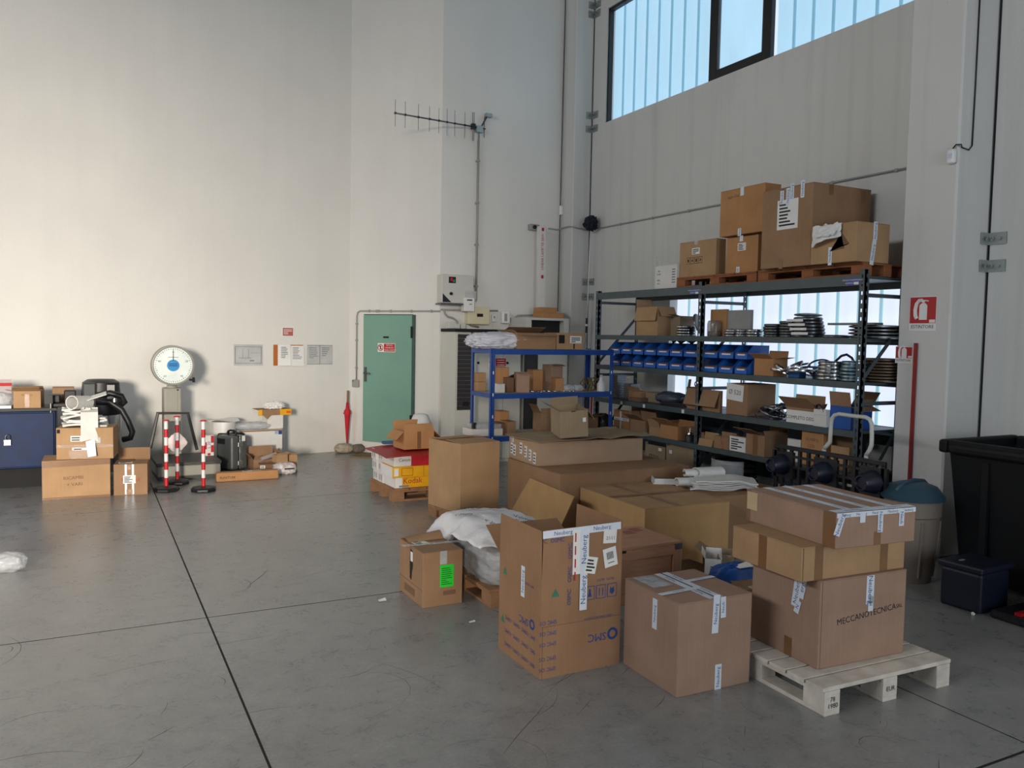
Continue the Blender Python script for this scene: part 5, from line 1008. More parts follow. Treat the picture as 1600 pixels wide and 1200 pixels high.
for z in BZ:
    for y in (YB0 - .006, YB1): MB().box(X0 + .04, X1 - .04, y, y + .005, z - .06, z).build('beam', BLUEP, t)
    for x in (X0 - .005, X1): MB().box(x, x + .005, YB0 + .02, YB1 - .02, z - .05, z).build('side_beam', BLUEP, t)
    MB().box(X0 + .006, X1 - .006, YB0 + .006, YB1 - .006, z - .012, z - .001).build('shelf_board', mat('chipboard_grey', (170, 164, 150), .8), t)
def sb(lab, x0, x1, yb, yt, Y, z, ma, dep=.22, **kw):
    a_ = at_Y(x0, yb, Y); c_ = at_Y(x1, yb, Y); h_ = zrow(yt, a_.x, Y) - z; return carton(lab, (a_.x, Y, z + .001), kw.pop('ang', 0), c_.x - a_.x, dep, max(.03, h_), ma, **kw)
# top
tz = BZ[2] + .001
q = MB().lump((0, 0, 0), .37, .19, .095, .30, 2.6, 11, 5, ridge=True, sharp=2.6)
tag(q.build('dust_sheet', mat('grey_white_sheet', (200, 202, 210), .75, 0, .14, 6, .3, 18), smooth=True, loc=(4.31, 8.58, tz), rot=(0, 0, rad(-4))), 'crumpled grey-white dust sheet on left top of blue shelving', 'sheet')
r = sb('wide shallow tan carton with sagging lid on top of blue shelving', 808, 868, 541, 520, 8.36, tz, KB, .42, flaps={'f': (205, .07), 'b': (20, .2), 'l': (150, .06)})
r = sb('tan carton with white label on top right of blue shelving', 869, 911, 541, 520, 8.38, tz, KA, .3); D = DIM[r.name]; label_on(r, 'f', D[0]*.72, D[2]*.6, .16, .085, 3, seed=2); decal(r, 'f', D[0]*.2, D[2]*.62, .08, .10, BLACKM, 'printed_block'); decal(r, 'f', D[0]*.66, D[2]*.2, .02, .06, BLACKM, 'printed_arrow')
# middle shelf
mz = BZ[1]
for k, (x0, x1, yb, yt, Y, ma, lb) in enumerate(((745, 759, 608, 597, 8.74, KA, 'lower pale kraft carton at left of blue middle shelf'), (777, 789, 608, 600, 8.40, KW, 'little clear-lidded parts box on blue middle shelf'), (779, 795, 606, 574, 8.60, KC, 'upright tan carton behind little parts box on blue middle shelf'), (807, 825, 609, 582, 8.42, KP, 'pinkish tilted carton near centre of blue middle shelf'), (792, 803, 609, 590, 8.5, KD, 'narrow dark carton left of pinkish tilted carton'), (833, 848, 600, 578, 8.62, KC, 'orange-brown carton behind loose parts on blue middle shelf'), (868, 880, 609, 591, 8.42, KC, 'small tan carton under the open tilted carton on blue shelf'), (861, 882, 590, 570, 8.55, KP, 'open tilted carton above small tan carton on blue shelf'))):
    r = sb(lb, x0, x1, yb, yt, Y, mz, ma, .1 if k == 0 else .16, ang=(0, 0, 0, -16, 0, 0, -6, 12)[k], flaps={'f': (200, .05), 'r': (200, .06)} if k in (3, 7) else None)
    if k == 0: rr_ = sb('upper pale kraft carton stacked at left of blue middle shelf', 745, 759, 608, 597, 8.74, mz, ma, .1); rr_.location.z += DIM[r.name][2] + .002
q = MB().lump((0, 0, 0), .12, .1, .10, .25, 2.5, 7, 4, ridge=True); tag(q.build('black_bag', BLACKP, smooth=True, loc=(at_Y(812, 590, 8.62).x, 8.68, mz)), 'black crumpled bag behind pinkish tilted carton', 'bag')
rd = random.Random(8)
for k in range(26):
    px = rd.uniform(826, 900); p = at_Y(px, 608, 8.36 + rd.random()*.1); s_ = rd.uniform(.012, .022)
    o = ring('loose small steel fitting strewn along front of blue middle shelf', 'loose steel fittings', (p.x, 8.36 + rd.random()*.12, mz + .001), s_*1.5, s_, s_*.7, STEEL, name='steel_fitting', cat='fitting')
for k, (px, lb) in enumerate(((889, 'first'), (903, 'second'))): p = at_Y(px, 606, 8.42); tag(MB().lump((0, 0, 0), .08, .07, .045, .2, 2.5, k, 3, ridge=True).build('parts_bag', CLEARP, smooth=True, loc=(p.x, 8.44, mz)), 'clear bag of small parts on blue middle shelf, %s from centre' % lb, 'bag')
for k, px in enumerate((915, 925, 935)):
    p = at_Y(px, 607, 8.45); q = MB()
    for m_ in range(4): q.tube([(rd.uniform(-.05, .05), rd.uniform(-.05, .05), .0), (rd.uniform(-.06, .06), rd.uniform(-.05, .05), .10), (rd.uniform(-.08, .08), rd.uniform(-.05, .05), .16)], .009, 6)
    tag(q.build('brush_bundle', mat('brass_dark', (120, 104, 60), .5, .5), loc=(p.x, 8.5, mz)), 'bundle of dark brassy rods at right of blue middle shelf, %s of three' % ORD[k], 'rods')
j = thing('white_bottle', 'white plastic bottle at right end of blue middle shelf', 'bottle', (at_Y(939, 607, 8.42).x, 8.42, mz)); MB().lathe([(0, 0), (.05, 0), (.052, .09), (.025, .13), (.02, .17), (0, .17)], 16).build('bottle_body', WHITEP, j, smooth='auto'); MB().cyl((0, 0, .171), (0, 0, .20), .018).build('cap', LGREY, j)
# lower shelf
lz = BZ[0]
t2 = thing('parts_tray', 'white tray with clear organiser at left of blue lower shelf', 'tray', (at_Y(735, 672, 8.4).x + .02, 8.38, lz)); MB().box(0, .38, 0, .28, 0, .08).build('tray_body', KW, t2); MB().box(.06, .37, .02, .26, .081, .13).build('organiser', CLEARP, t2); MB().box(.03, .07, .05, .1, .081, .15).build('black_fitting', BLACKP, t2)
for k, (x0, x1, yt, Y, ma, lb, fp) in enumerate(((780, 795, 643, 8.6, KC, 'upright orange-tan carton behind small cartons on blue lower shelf', None), (779, 796, 661, 8.45, KD, 'brown small carton before the upright orange-tan carton', None), (793, 806, 659, 8.38, KB, 'small open tan carton right of brown small carton', None), (845, 880, 646, 8.44, KB, 'open carton with cream flap on blue lower shelf', {'f': (70, .06), 'l': (120, .12), 'r': (100, .06)}), (882, 913, 650, 8.40, KB, 'open carton full of clear bags on blue lower shelf', {'f': (130, .12), 'b': (100, .08), 'r': (130, .1)}), (918, 934, 652, 8.46, KD, 'dark brown open carton with spread flaps at right of blue lower shelf', {'f': (160, .08), 'l': (170, .1), 'r': (170, .1)}))):
    sb(lb, x0, x1, 674, yt, Y, lz, ma, .2, flaps=fp)
tag(MB().lump((0, 0, 0), .13, .07, .06, .25, 2.6, 3, 4, ridge=True).build('clear_bag', CLEARP, smooth=True, loc=(at_Y(897, 672, 8.38).x, 8.35, lz + .05)), 'bulging clear bag spilling from open carton on blue lower shelf', 'bag')
tag(MB().lump((0, 0, 0), .10, .12, .10, .25, 2.6, 9, 4, ridge=True).build('black_bag', BLACKP, smooth=True, loc=(at_Y(945, 672, 8.5).x, 8.55, lz)), 'black crumpled bag at right end of blue lower shelf', 'bag')
j = thing('white_bucket', 'white bucket standing behind cartons under blue middle shelf', 'bucket', (at_Y(894, 650, 8.68).x, 8.68, lz)); MB().lathe([(0, 0), (.11, 0), (.13, .26), (.137, .27), (.125, .28), (.118, .26), (0, .02)], 22).build('bucket_body', WHITEP, j, smooth='auto'); MB().cyl((.05, 0, .2), (.085, .02, .47), .008).build('stick', WHITEP, j)
j = thing('mop', 'red-handled tool standing at right of white bucket', 'tool', (at_Y(922, 640, 8.8).x, 8.78, lz)); MB().cyl((0, 0, 0), (.01, 0, .46), .012).build('handle', RED, j); MB().cyl((-.06, 0, 0), (-.06, 0, .38), .02).build('blue_handle', DKBLUE, j)
# ------------------------------------------------------------------ back-left wall group
LB = Matrix.Translation(WC) @ Matrix.Rotation(A_BACK, 4, 'Z'); NB = LB.to_3x3() @ Vector((0, 1, 0))
def wl(px, py, off=0.0): return LB.inverted() @ at_pl(px, py, WC - NB*off, NB)      # position in the wall's own frame
def wthing(name, lab, cat, s, z, off=0.0, group=None): p = LB @ Vector((s, -off, z)); return thing(name, lab, cat, p, A_BACK, group)
def notice(lab, x0, x1, y0, y1, base, name='notice', n=6, tilt=0):
    a = wl(x0, y0); c = wl(x1, y1); t = wthing(name, lab, 'notice', a.x, c.z, .004); W_, H_ = c.x - a.x, a.z - c.z
    s = MB().box(0, W_, -.004, 0, 0, H_).build('sheet', base, t); return t, W_, H_
def inkl(t, x0, x1, z0, z1, n, ma, seed=1, y=-.0048):
    rd = random.Random(seed); q = MB()
    for k in range(n): z = z1 - (k + .5)*(z1 - z0)/n; q.box(x0, x0 + (x1 - x0)*rd.uniform(.5, 1), y, y + .0006, z - (z1-z0)/n*.18, z + (z1-z0)/n*.18)
    return q.build('print', ma, t)
GP = mat('grey_paper', (184, 186, 186), .7); PENC = mat('pencil_grey', (120, 124, 130), .8); ORB = mat('orange_board', (176, 104, 44), .8)
t, W_, H_ = notice('framed grey floor-plan notice on wall right of the dial scale', 365, 410, 538, 571, GP)
for (a0, a1, c0, c1) in ((.04, .96, .88, .9), (.04, .06, .1, .9), (.94, .96, .1, .9), (.04, .96, .1, .12), (.15, .6, .35, .37), (.3, .31, .35, .8), (.5, .51, .35, .8), (.6, .9, .6, .61), (.55, .7, .2, .26)): MB().box(W_*a0, W_*a1, -.0052, -.0042, H_*c0, H_*c1).build('plan_line', PENC, t)
t, W_, H_ = notice('pair of white papers hung over an orange board on back wall', 427, 473, 538.5, 571, ORB); MB().sheet(lambda u, v: (W_*(.14 + .42*u), -.008 - .03*(1-v)*u, H_*(.0 + 1.0*v)), 6, 6, .0015).build('hanging_paper', WHITE, t); MB().sheet(lambda u, v: (W_*(.57 + .46*u), -.008 - .012*(1-v), H_*(-.03 + .99*v)), 6, 6, .0015).build('hanging_paper', WHITE, t); inkl(t, W_*.22, W_*.5, H_*.35, H_*.92, 7, PENC, 3, -.04); inkl(t, W_*.63, W_*.96, H_*.3, H_*.9, 8, PENC, 4, -.024)
t, W_, H_ = notice('two grey document sleeves side by side on back wall', 479.5, 519, 539, 569, GP); MB().box(W_*.495, W_*.505, -.0056, -.0042, 0, H_).build('divider', INK, t); inkl(t, W_*.08, W_*.42, H_*.3, H_*.9, 7, PENC, 5); inkl(t, W_*.58, W_*.9, H_*.4, H_*.9, 5, PENC, 6); q = MB(); q.box(0, W_, -.0056, -.0042, 0, .004); q.box(0, W_, -.0056, -.0042, H_ - .004, H_); q.build('border', INK, t)
t, W_, H_ = notice('small red and white printed notice above hanging papers', 440, 459, 511, 526, WHITE); MB().box(W_*.08, W_*.92, -.0052, -.0042, H_*.08, H_*.92).build('red_field', mat('faded_red', (170, 92, 84), .8), t); inkl(t, W_*.15, W_*.85, H_*.2, H_*.8, 4, WHITE, 2, -.0060)

# dial weighing scale
t = thing('dial_scale', 'grey platform weighing scale with big round dial against back wall', 'scale', (.80, 10.50, 0), rad(2)); SCG = mat('scale_grey', (150, 148, 138), .5, 0, .06, 3); SCD = mat('scale_dark', (66, 66, 64), .5, 0, .1, 4)
def L(px, py, Y): p = at_Y(px, py, Y); return Vector((p.x - .80, Y - 10.50, p.z))
MB().box(-.06, .66, 0, .74, .045, .175).build('platform_base', SCG, t, bevel=.01); MB().box(-.07, .67, -.01, .76, .176, .215).build('platform_top', SCD, t, bevel=.006); MB().box(-.05, .65, .02, .72, 0, .044).build('foot', SCD, t)
ca = L(258.5, 606, 11.22); cb_ = L(286.5, 606, 11.22); zt_ = ca.z
MB().box(ca.x, cb_.x, .66, .90, .216, zt_).build('pillar', SCG, t, bevel=.02, seg=2); MB().box(ca.x + .05, cb_.x - .05, .655, .66, zt_ - .30, zt_ - .03).build('pillar_panel', SCG, t, bevel=.002); MB().box(ca.x + .02, cb_.x - .02, .64, .66, .3, zt_ - .42).build('pillar_lower', SCD, t); MB().cyl((cb_.x - .05, .65, zt_ - .025), (cb_.x - .05, .66, zt_ - .025), .01).build('lock', BLACKM, t)
dc = L(273.5, 571, 11.12); R_ = (L(306, 571, 11.12).x - L(238.5, 571, 11.12).x)/2; MD = Matrix(((1,0,0,dc.x),(0,0,-1,dc.y),(0,1,0,dc.z),(0,0,0,1)))
MB().lathe([(0, -.16), (R_*.92, -.16), (R_, -.13), (R_, .0), (R_*.985, .022), (R_*.93, .025), (R_*.90, .012), (0, .010)], 48, MD).build('dial_case', SCG, t, smooth='auto')
df = MB().lathe([(0, .011), (R_*.895, .011), (R_*.895, .0135), (0, .0135)], 48, MD).build('dial_face', mat('dial_white', (222, 232, 228), .3), t)
q = MB()
for k in range(50):
    a = k*2*PI/50; r0 = R_*(.80 if k % 5 else .76); r1 = R_*.85; d = Vector((math.sin(a), math.cos(a))); n_ = Vector((d.y, -d.x)) * .0028
    q.prism([tuple(d*r0 + n_), tuple(d*r1 + n_), tuple(d*r1 - n_), tuple(d*r0 - n_)], .0140, .0145, MD)
o = q.build('scale_marks', INK, df); o['kind'] = 'stuff'
for k, s in enumerate(('0', '20', '40', '60', '80')): a = k*2*PI/5; text(df, s, .035, MD @ Matrix.Translation((math.sin(a)*R_*.66, math.cos(a)*R_*.66, .0142)), INK)
MB().lathe([(0, .015), (R_*.29, .015), (R_*.29, .017), (0, .017)], 32, MD).build('dial_centre', mat('dial_blue', (28, 134, 196), .4), t)
MB().prism([(-.005, R_*.25), (.005, R_*.25), (.0015, R_*.84), (-.0015, R_*.84)], .0175, .019, MD).build('pointer', BLACKM, t); MB().box(-.06, .06, R_*.40, R_*.42, .014, .0146, MD).build('maker_line', INK, df)
for k in range(2): MB().box(-.05, .05, -.008 + .022*k, .002 + .022*k, .0175, .018, MD).build('centre_text_line', INKBLUE, t)
MB().lathe([(0, 0), (.07, 0), (.05, .06), (.03, zt_*0 + dc.z - R_ - zt_ + .03), (0, dc.z - R_ - zt_ + .03)], 20, Matrix.Translation((dc.x, .75, zt_))).build('neck', SCG, t)
MB().tube([(dc.x + R_*.75, dc.y - .02, dc.z - R_*.72), (dc.x + R_*.98, dc.y - .05, dc.z - R_*.72)], .012, 8).build('knob_shaft', BLACKM, t); MB().cyl((dc.x + R_*.93, dc.y - .05, dc.z - R_*.84), (dc.x + R_*.93, dc.y - .05, dc.z - R_*.60), .016).build('knob', BLACKM, t)
za = L(250, 645, 11.0).z; MB().tube([L(237, 700, 11.0), L(249, 645.5, 11.0), L(296, 645.5, 11.0), L(310.5, 703, 11.0)], .022, 6).build('guard_frame', SCD, t)
# chain posts
def post(lab, p, rz):
    t = thing('chain_post', lab, 'bollard', p, rz, 'red and white chain posts')
    MB().lathe([(0, 0), (.135, 0), (.14, .01), (.14, .03), (.125, .045), (.05, .058), (0, .058)], 8).build('base', BLACKP, t, smooth=False)
    hh = .80; n = 8; st = (hh - .07) / n
    for k in range(n): MB().cyl((0, 0, .058 + k*st), (0, 0, .058 + (k+1)*st), .021, n=16).build('band', REDW if k % 2 == 0 else WHITEP, t, smooth='auto')
    MB().lathe([(.021, .058 + n*st), (.036, .058 + n*st), (.036, .066 + n*st), (.022, .072 + n*st), (.022, hh - .012), (.015, hh), (0, hh)], 16).build('cap', REDW, t, smooth='auto'); return t
post('red and white chain post in front of left side of scale', at_z(260, 767), 0); post('red and white chain post with plastic bag hung from its cap', at_z(277, 756), .3); post('red and white chain post in front of right side of scale', at_z(318, 767), .2)
p = at_z(277, 756)
q = MB().lump((0, 0, 0), .125, .03, .13, .12, 2.2, 3, 4, flat=False, sharp=1.25); 
tag(q.build('carrier_bag', mat('pinkish_white_bag', (222, 208, 206), .45, 0, .2, 9, .4, 20), smooth=True, loc=(p.x + .0, p.y + .06, .36)), 'pinkish white plastic bag hanging from the second chain post', 'bag')
# red striped carton behind the third post, on the scale platform
r = carton('red and white striped small carton standing on scale platform edge', (1.31, 10.92, .216), 5, .125, .1, .26, KW, name='striped_carton'); D = DIM[r.name]
for k, (u, v) in enumerate(((.02, .13), (.105, .21), (.105, .09), (.065, .02))): decal(r, 'f', u, v, .035, .09 if k < 3 else .03, INKRED, 'red_stripe')
text(r, 'L 20', .05, face_M(D, 'f', .065, .14, .0025, 90), INKBLUE)
# cartons at the left
def P2(px, py): return at_z(px, py)
a = P2(66, 782); r = carton('lowest worn tan carton with faded pen lettering at left', (a.x, a.y), -1, .64, .46, .41, KA, seam='x'); D = DIM[r.name]
decal(r, 'f', .32, .375, .64, .06, TAPEB, 'tape', 1); decal(r, 'f', .32, .012, .64, .024, TAPEB, 'tape'); text(r, 'RICAMBI', .05, face_M(D, 'f', .29, .22, .0015, 2), KD); text(r, '+ VARI', .05, face_M(D, 'f', .30, .15, .0015, 2), KD)
z1 = .4115
a = at_z(87, 713, z1); bz = Vector((a.x, 9.80, z1)); x1 = at_Y(178, 713, 9.80).x; x0 = at_Y(88, 713, 9.80).x
r = carton('upper tan carton with labels under the pile of white filter bags', (x0, 9.82, z1), -9, x1 - x0, .38, .335, KA); D = DIM[r.name]
decal(r, 'f', D[0]*.5, .14, D[0], .035, TAPEB, 'tape'); label_on(r, 'f', D[0]*.34, .22, .10, .06, 2, seed=2); label_on(r, 'f', D[0]*.42, .11, .16, .028, 1, seed=3); decal(r, 'f', D[0]*.72, .20, .06, .06, GP, 'grey_label'); decal(r, 'f', D[0]*.04, .30, .03, .04, BLACKM, 'tear'); decal(r, 'f', D[0]*.4, .05, .2, .09, TAPEB, 'tape')
q = MB().sheet(lambda u, v: (D[0]*.55 + .09*u - .02*v, -.012 - .05*u*(1-v), .02 + .17*v + .02*u), 5, 6, .0015).build('hanging_tape', TAPEW, r)
zf = z1 + .336
t = thing('filter_bags', 'pile of white felt filter bags on upper tan carton', 'filter bags', (x0, 9.80, zf))
for k in range(7): MB().sheet(lambda u, v, k=k: (.06 + .02*(k % 3) + (.42 - .035*k)*u + .02*math.sin(v*4+k), .03 + .30*v, .018 + .030*k + .012*math.sin(u*5 + k*1.7) + .02*u*(k % 2)), 12, 8, .020).build('folded_bag', FELT, t, smooth='auto')
MB().sheet(lambda u, v: (.23 + .165*u, (.10 if v < .25 else .0) - .02 - .02*v, .16 + .045*(1-v) - .36*max(0, v - .2) - .035*max(0, v-.85)*abs(u-.5)*8), 6, 14, .008).build('hanging_bag', FELT, t, smooth='auto')
rt = Matrix.Translation((.14, -.02, .235)) @ Matrix.Rotation(rad(12), 4, 'Y') @ Matrix.Rotation(rad(-70), 4, 'X') @ Matrix.Rotation(0, 4, 'Z')
MB().lathe([(.066, .0), (.074, .0), (.070, .26), (.062, .26)], 24, Matrix.Translation((.15, -.03, .27)) @ Vector((.55, .75, -.05)).to_track_quat('Z', 'Y').to_matrix().to_4x4(), closed=True).build('rolled_bag', FELT, t, smooth='auto'); 
MB().sheet(lambda u, v: (.24 + .24*u, .05 + .18*v, .265 + .08*u + .02*v), 6, 6, .008).build('folded_bag', FELT, t, smooth='auto')
a = P2(178, 775); r = carton('taped tan carton with raised flap and white label beside lowest carton', (a.x + .0, a.y + .03), -8, .335, .40, .335, KB, flaps={'b': (105, .13), 'f': (3, .22), 'l': (0, .17)}); D = DIM[r.name]
for u in (.12, .19): decal(r, 'f', u, .17, .022, .33, TAPEW, 'tape')
decal(r, 'f', .155, .30, .03, .06, TAPEB, 'tape'); decal(r, 'f', .155, .035, .06, .05, TAPEB, 'tape'); label_on(r, 'f', .155, .17, .125, .09, 5, seed=7, off=.002); text(r, 'FRAGILE', .05, face_M(D, 'f', .17, .165, .0012), INKRED); label_on(r, 't', .11, .09, .14, .12, 4, 5, seed=2, off=.008); decal(r, 'r', .2, .17, .02, .33, TAPEW, 'tape')
# vacuum cleaner behind
vy = 10.95; a = at_Y(158, 624, vy); t = thing('vacuum_cleaner', 'black and steel wet vacuum cleaner with black hose behind filter bags', 'vacuum cleaner', (a.x, vy, 0)); zh = at_Y(158, 592, vy).z; zb = at_Y(158, 624, vy).z
MB().lathe([(0, .1), (.21, .1), (.22, .12), (.22, zb - .18), (.215, zb - .17), (0, zb - .17)], 28).build('drum', STEEL, t, smooth='auto'); MB().lathe([(0, zb - .17), (.235, zb - .17), (.24, zb - .15), (.24, zb - .05), (.215, zb + .04), (.20, zh - .04), (.15, zh - .005), (0, zh)], 28).build('motor_head', BLACKP, t, smooth='auto')
MB().box(-.20, -.05, -.235, -.15, zb + .02, zh - .03).build('head_panel', mat('grey_green_plastic', (62, 68, 68), .5), t, bevel=.02); MB().box(.06, .14, -.245, -.2, zb - .0, zh - .06).build('latch', GREYP, t)
def Q(px, py, Y): p = at_Y(px, py, Y); return (p.x - a.x, Y - vy, p.z)
MB().tube([Q(150, 618, 10.66), Q(172, 614, 10.62), Q(190, 619, 10.60), Q(195, 628, 10.62), Q(186, 635, 10.64)], .035, 10).build('hose', BLACKP, t, smooth=True)
MB().tube([Q(150, 628, 10.60), Q(172, 628, 10.58), Q(190, 640, 10.56), Q(200, 658, 10.55), Q(207, 675, 10.55), Q(204, 684, 10.56), Q(192, 687, 10.6)], .035, 10).build('hose', BLACKP, t, smooth=True); MB().cyl(Q(179, 622, 10.57), Q(179, 628, 10.57), .03).build('hose_collar', STEEL, t)
for k in range(3): ang = k*2.1; MB().cyl((.2*math.cos(ang), .2*math.sin(ang), .0), (.2*math.cos(ang), .2*math.sin(ang), .1), .04).build('castor', BLACKP, t)
# blue steel bench cabinet
cy = 10.55; xr = at_Y(87, 640, cy).x; zt2 = at_Y(60, 638, cy).z; zb2 = at_Y(60, 731, cy).z
t = thing('bench_cabinet', 'worn dark blue steel workbench cabinet at left edge', 'cabinet', (xr - 1.6, cy, 0)); W_ = 1.6
MB().box(0, W_, 0, .55, zb2, zt2 - .03).build('carcass', BLUEC, t, bevel=.01); MB().box(-.02, W_ + .01, -.02, .57, zt2 - .029, zt2).build('bench_top', mat('bench_top_dark', (46, 46, 48), .6), t)
for (x0_, x1_) in ((.5, 1.01), (1.02, 1.58)): d = MB().box(x0_, x1_, -.015, -.0005, zb2 + .02, zt2 - .05).build('cabinet_door', BLUEC, t, bevel=.006)
p = at_Y(12, 690, cy - .03); px_ = p.x - (xr - 1.6); MB().tube([(px_ - .02, -.035, p.z + .02), (px_ - .02, -.035, p.z + .06), (px_, -.035, p.z + .08), (px_ + .025, -.035, p.z + .06), (px_ + .02, -.035, p.z + .02)], .006, 6).build('padlock_shackle', STEEL, t); MB().box(px_ - .035, px_ + .03, -.05, -.02, p.z - .04, p.z + .02).build('padlock', GALV, t)
MB().box(.02, W_ - .02, .10, .50, .0, zb2 - .001).build('under_bench_shade', BLACKM, t)  # black block added to stand for the shade under the bench
for x in (.1, W_ - .15):
    for y in (.05, .45): MB().box(x, x + .05, y, y + .05, 0, zb2).build('leg', BLUEC, t)
t = thing('bench_vise', 'dark cast-iron bench vise clamped to blue bench', 'vise', (at_Y(84, 630, cy).x, cy + .06, zt2 + .001)); VI = mat('cast_iron', (44, 44, 46), .5, .4)
MB().box(-.04, .26, .0, .2, 0, .05).build('vise_base', VI, t, bevel=.01); MB().box(-.04, .06, .02, .18, .05, .14).build('fixed_jaw', VI, t, bevel=.01); MB().box(.10, .22, .02, .18, .05, .19).build('moving_jaw', VI, t, bevel=.01); MB().box(-.06, .08, .0, .05, .14, .152).build('clamp_bar', VI, t); MB().cyl((-.03, -.06, .06), (-.03, -.06, -.12), .012).build('clamp_screw', STEELD, t); MB().box(-.05, -.01, -.08, .01, .05, .14).build('clamp_body', VI, t)
x0_ = at_Y(21, 636, 10.62).x; x1_ = at_Y(64, 636, 10.62).x
r = carton('open tan carton with drooping front flap on the blue bench', (x0_, 10.62, zt2 + .001), -4, x1_ - x0_, .32, .19, KA, flaps={'f': (155, .12), 'b': (25, .1), 'r': (10, .1), 'l': (170, .08)}); D = DIM[r.name]; decal(r, 'f', D[0]*.5, .08, .045, .15, TAPEB, 'tape'); text(r, 'FRAGILE', .03, face_M(D, 'f', D[0]*.5, .145, .0012), KD)
r = carton('brown carton behind the vise on the blue bench', (at_Y(82, 630, 10.85).x, 10.85, zt2 + .001), 0, .22, .2, .21, KB)
t = thing('zip_bag', 'clear bag with red printed header on blue bench at left edge', 'bag', (at_Y(-6, 636, 10.70).x, 10.70, zt2 + .001)); MB().box(-.12, .15, -.1, .12, 0, .03).build('white_tray', WHITEP, t); MB().lump((0, 0, .03), .16, .10, .075, .22, 2.4, 5, 4, ridge=True).build('bag_body', CLEARP, t, smooth=True); MB().sheet(lambda u, v: (-.12 + .27*u, .0 - .03*v, .16 + .16*v), 6, 5, .002).build('bag_header', mat('clear_grey_film', (180, 170, 172), .3), t); MB().sheet(lambda u, v: (-.125 + .28*u, -.024 - .005*v, .245 + .035*v), 6, 3, .002).build('red_band', RED, t)
# --- right of the scale: cases and cartons
a = P2(362, 737); t = thing('suitcase', 'dark grey hard-shell suitcase with two latches before the white cartons', 'suitcase', (a.x, a.y, 0), rad(28)); CSM = mat('case_grey', (84, 88, 88), .4, .1, .08)
MB().box(0, .125, 0, .33, .01, .45).build('shell', CSM, t, bevel=.035, seg=3); MB().box(.128, .25, 0, .33, .01, .45).build('shell', CSM, t, bevel=.035, seg=3); MB().box(.118, .136, -.006, .336, .02, .455).build('rim', STEELD, t, bevel=.004)
for z in (.10, .34): MB().box(.09, .165, -.016, -.004, z - .03, z + .03).build('latch', GALV, t, bevel=.004)
MB().tube([(.127, .08, .45), (.127, .085, .49), (.127, .12, .51), (.127, .2, .51), (.127, .235, .49), (.127, .24, .45)], .013, 8).build('handle', BLACKP, t, smooth=True); MB().box(.15, .20, -.012, -.008, .38, .45).build('luggage_tag', WHITE, t); MB().box(-.003, -.0005, .14, .29, .34, .41).build('name_recess', BLACKP, t)
a = P2(350, 734); t = thing('black_case', 'black soft case standing behind the grey suitcase', 'case', (a.x + .0, a.y + .25, 0), rad(8)); MB().box(-.02, .32, 0, .14, 0, .44).build('case_body', BLACKM, t, bevel=.03, seg=2); MB().tube([(.1, .07, .44), (.11, .07, .47), (.18, .07, .47), (.19, .07, .44)], .01, 6).build('handle', BLACKM, t)
a = P2(338, 754); c = P2(436, 748); t = thing('long_carton', 'long narrow tan carton lying on floor before suitcase', 'carton', (a.x, a.y, 0), math.atan2(c.y - a.y, c.x - a.x)); LL = (c - a).length; DIM[t.name] = (LL, .12, .11)
MB().box(0, LL, 0, .12, 0, .11).build('body', KC, t, bevel=.018, seg=2); label_on(t, 't', LL*.5, .05, .12, .05, 2, seed=4); decal(t, 't', LL*.65, .06, .12, .07, CLEARP, 'tape'); text(t, 'FLEXTUBE', .04, face_M(DIM[t.name], 'f', .13, .05, .0015), INK)
# white cartons against the wall
yb = 11.45; xa = at_Y(373, 700, yb).x; xb = at_Y(443, 700, yb).x; zA = at_Y(440, 671, yb).z
r = carton('wide white carton printed with purple lettering against back wall', (xa, yb, 0), 6, xb - xa, .30, zA, KW, name='white_carton'); D = DIM[r.name]; PUR = mat('purple_print', (52, 34, 110), .6)
text(r, 'medewy', .13, face_M(D, 'f', D[0]*.56, D[2]*.36, .0015), PUR); decal(r, 'f', D[0]*.88, D[2]*.36, .05, .05, YELLOW, 'yellow_mark'); decal(r, 'f', D[0]*.95, D[2]*.9, .05, .055, INKBLUE, 'blue_square'); decal(r, 'f', D[0]*.86, D[2]*.9, .045, .045, mat('pale_blue_print', (150, 176, 206), .7), 'round_mark'); decal(r, 'f', D[0]*.5, D[2] - .012, D[0], .02, KB, 'torn_edge', 0, .001)
xc_ = at_Y(418.5, 660, 11.56).x; xd_ = at_Y(443.5, 660, 11.56).x; zB = at_Y(440, 641, 11.5).z
r = carton('tall white carton standing behind wide white carton at wall', (xc_, 11.56, zA + .001), 8, xd_ - xc_ + .0, .24, zB - zA, KW, name='white_carton')
zBB = zB + .002
t = thing('yellow_tray_carton', 'flattened yellow and tan carton tray on the tall white carton', 'carton', (xc_ - .13, 11.54, zBB), rad(8)); MB().box(0, .46, 0, .26, 0, .008).build('tray_base', KB, t); MB().box(0, .46, -.006, 0, -.075, .008).build('front_flap', KB, t); MB().box(.30, .46, -.012, -.0065, -.075, .006).build('yellow_print', YELLOW, t); MB().box(0, .05, -.012, -.0065, -.075, .006).build('yellow_print', YELLOW, t); MB().box(.39, .45, -.016, -.0125, -.05, -.02).build('orange_print', mat('orange_print', (220, 90, 20), .6), t); MB().prism([(.06, -.07), (.18, -.07), (.12, -.13)], 0, .005, Matrix(((1,0,0,0),(0,0,-1,-.007),(0,1,0,0),(0,0,0,1)))).build('hanging_flap', KB, t)
q = MB()
tag(MB().lump((0, 0, 0), .12, .08, .045, .5, 3.0, 4, 4, ridge=True).build('crumpled_paper', WHITE, loc=(xc_ + .1, 11.66, zBB + .009)), 'heap of crumpled white paper on yellow carton tray', 'paper')
